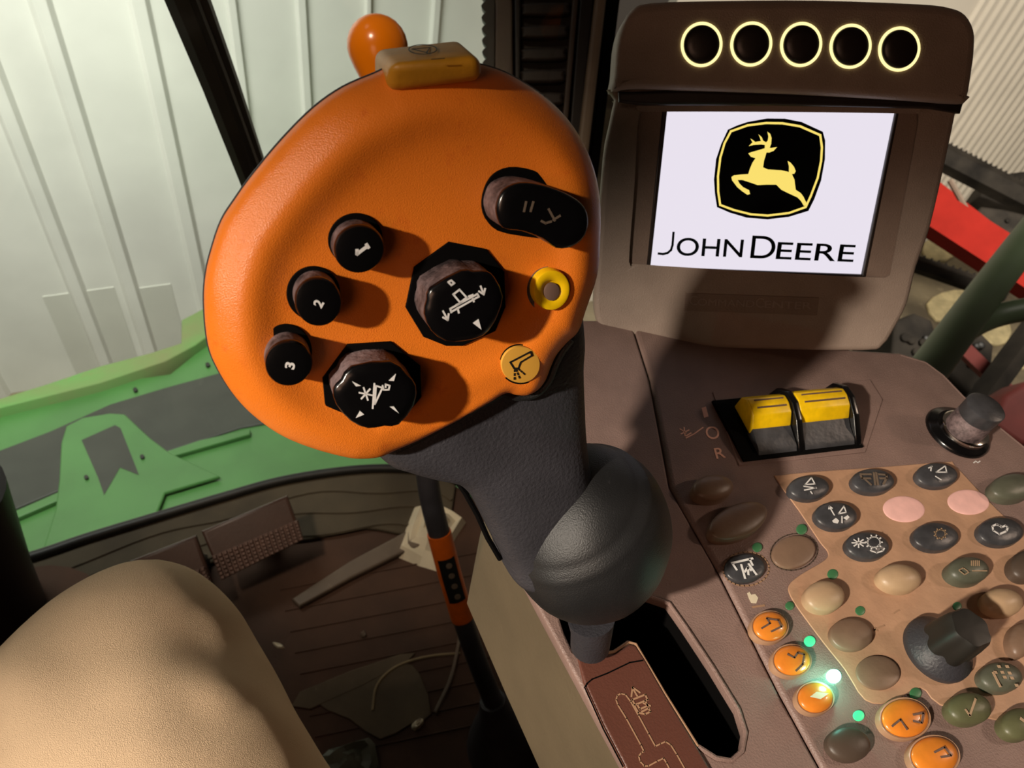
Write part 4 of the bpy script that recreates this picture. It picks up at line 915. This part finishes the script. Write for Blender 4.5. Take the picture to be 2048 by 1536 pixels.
hrk = z1((1375, 1010), (1388, 920), (1430, 850), (1510, 815), (1620, 828), (1750, 880), (1870, 960), (1898, 1030), (1885, 1110), (1800, 1170), (1500, 1140), (1410, 1090))
k, z = hcap('thumb_rocker', smooth(hrk, 3), smooth(rock, 3), .0105, label='kidney-shaped black thumb rocker')
link('symbol', strokes(hp, [z1((1700, 1020), (1730, 1075)), z1((1722, 1072), (1755, 1052)), z1((1665, 1078), (1685, 1088), (1712, 1080)), z1((1590, 985), (1580, 1030)), z1((1625, 985), (1612, 1030))], .0005, z), k, 'bar')
# yellow ring button in its raised bezel
yo = ell(1103, 580, 36, 41, 15, 40)
k = H_('yellow_button', stack(hpx(yo, FH + .003), [(1, FH - .002), (1, FH + .0026), (.96, FH + .0033), (.85, FH + .0035), (.5, FH + .0030), (.42, FH + .0024)]), 'yellow'); k['label'] = 'yellow ring-shaped button'
link('collar', plate_mesh([hpx(ell(1099, 580, 44, 47, 15, 40), FH + .0007), ], FH - .002, FH + .0005, 0), k, 'brown_dot').data.materials[0] = M['black_side']
link('center_dot', stack(hpx(ell(1104, 584, 15, 18, 15, 30), FH + .0034), [(1, FH + .0026), (.98, FH + .0034), (.6, FH + .0036)]), k, 'brown_dot')
# tan button flush with the face, nozzle symbol
k = H_('tan_button', stack(hpx(ell(1041, 729, 39, 37, 0, 44), FH + .0012), [(1, FH - .002), (1, FH + .001), (.97, FH + .0014), (.6, FH + .0016)]), 'tan_cap'); k['label'] = 'tan button with a spray nozzle symbol'
link('collar', plate_mesh([hpx(ell(1041, 729, 42, 40, 0, 44), FH + .0008)], FH - .002, FH + .0007, 0), k, 'gap')
def z8(*pts): return [(800 + x * .2994, 440 + y * .2994) for x, y in pts]
sy = [z8((735, 950), (870, 880), (880, 905), (805, 950), (790, 990), (760, 990), (735, 950))]
for a, b in (((765, 1000), (763, 1065)), ((775, 1000), (798, 1055)), ((790, 995), (832, 1030))):
    for t in (0, .4, .8): sy.append(z8((a[0] + (b[0] - a[0]) * t, a[1] + (b[1] - a[1]) * t), (a[0] + (b[0] - a[0]) * (t + .18), a[1] + (b[1] - a[1]) * (t + .18))))
link('symbol', strokes(hp, sy, .00042, FH + .00165), k, 'ink')
# worn yellow button on the top edge
ft = .1475; bt = .166
fr = [W(779, 128, ft), W(962, 112, ft + .003), W(969, 160, ft + .007), W(776, 186, ft + .006)]
bk = [W(747, 98, bt), W(922, 78, bt + .003), W(930, 150, bt + .008), W(748, 160, bt + .006)]
mid = [(a + b) / 2 for a, b in zip(fr, bk)]
me = wmesh(fr + bk, [(0, 1, 2, 3), (7, 6, 5, 4), (0, 4, 5, 1), (1, 5, 6, 2), (2, 6, 7, 3), (3, 7, 4, 0)], HA)
bm = bmesh.new(); bm.from_mesh(me)
long_e = [e for e in bm.edges]
bmesh.ops.bevel(bm, geom=long_e, offset=.0022, segments=4, affect='EDGES', profile=.5); bm.to_mesh(me); bm.free(); fin(me, 60)
tbn = link('top_button', me, HA, 'yellow_old'); tbn['label'] = 'worn yellow block button on the top edge'
tc_ = (fr[0] + fr[1] + bk[0] + bk[1]) / 4; tn = (fr[1] - fr[0]).cross(bk[0] - fr[0]).normalized()
if tn.dot(CAM - tc_) < 0: tn = -tn
tpl = Plane(tc_, tn, fr[1] - fr[0])
def z9(*pts): return [(600 + x * .1953, y * .1953) for x, y in pts]
me = strokes(tpl, [loop(z9((1258, 508))[0], 28, 9.5, 28), z9((1150, 505), (1335, 488), (1295, 540), (1150, 505)), z9((1300, 555), (1305, 535)), z9((1345, 610), (1420, 605), (1480, 600))], .00022, .0003)
me.transform(T(-base_pt) @ tpl.m); link('symbol', me, tbn, 'ink')
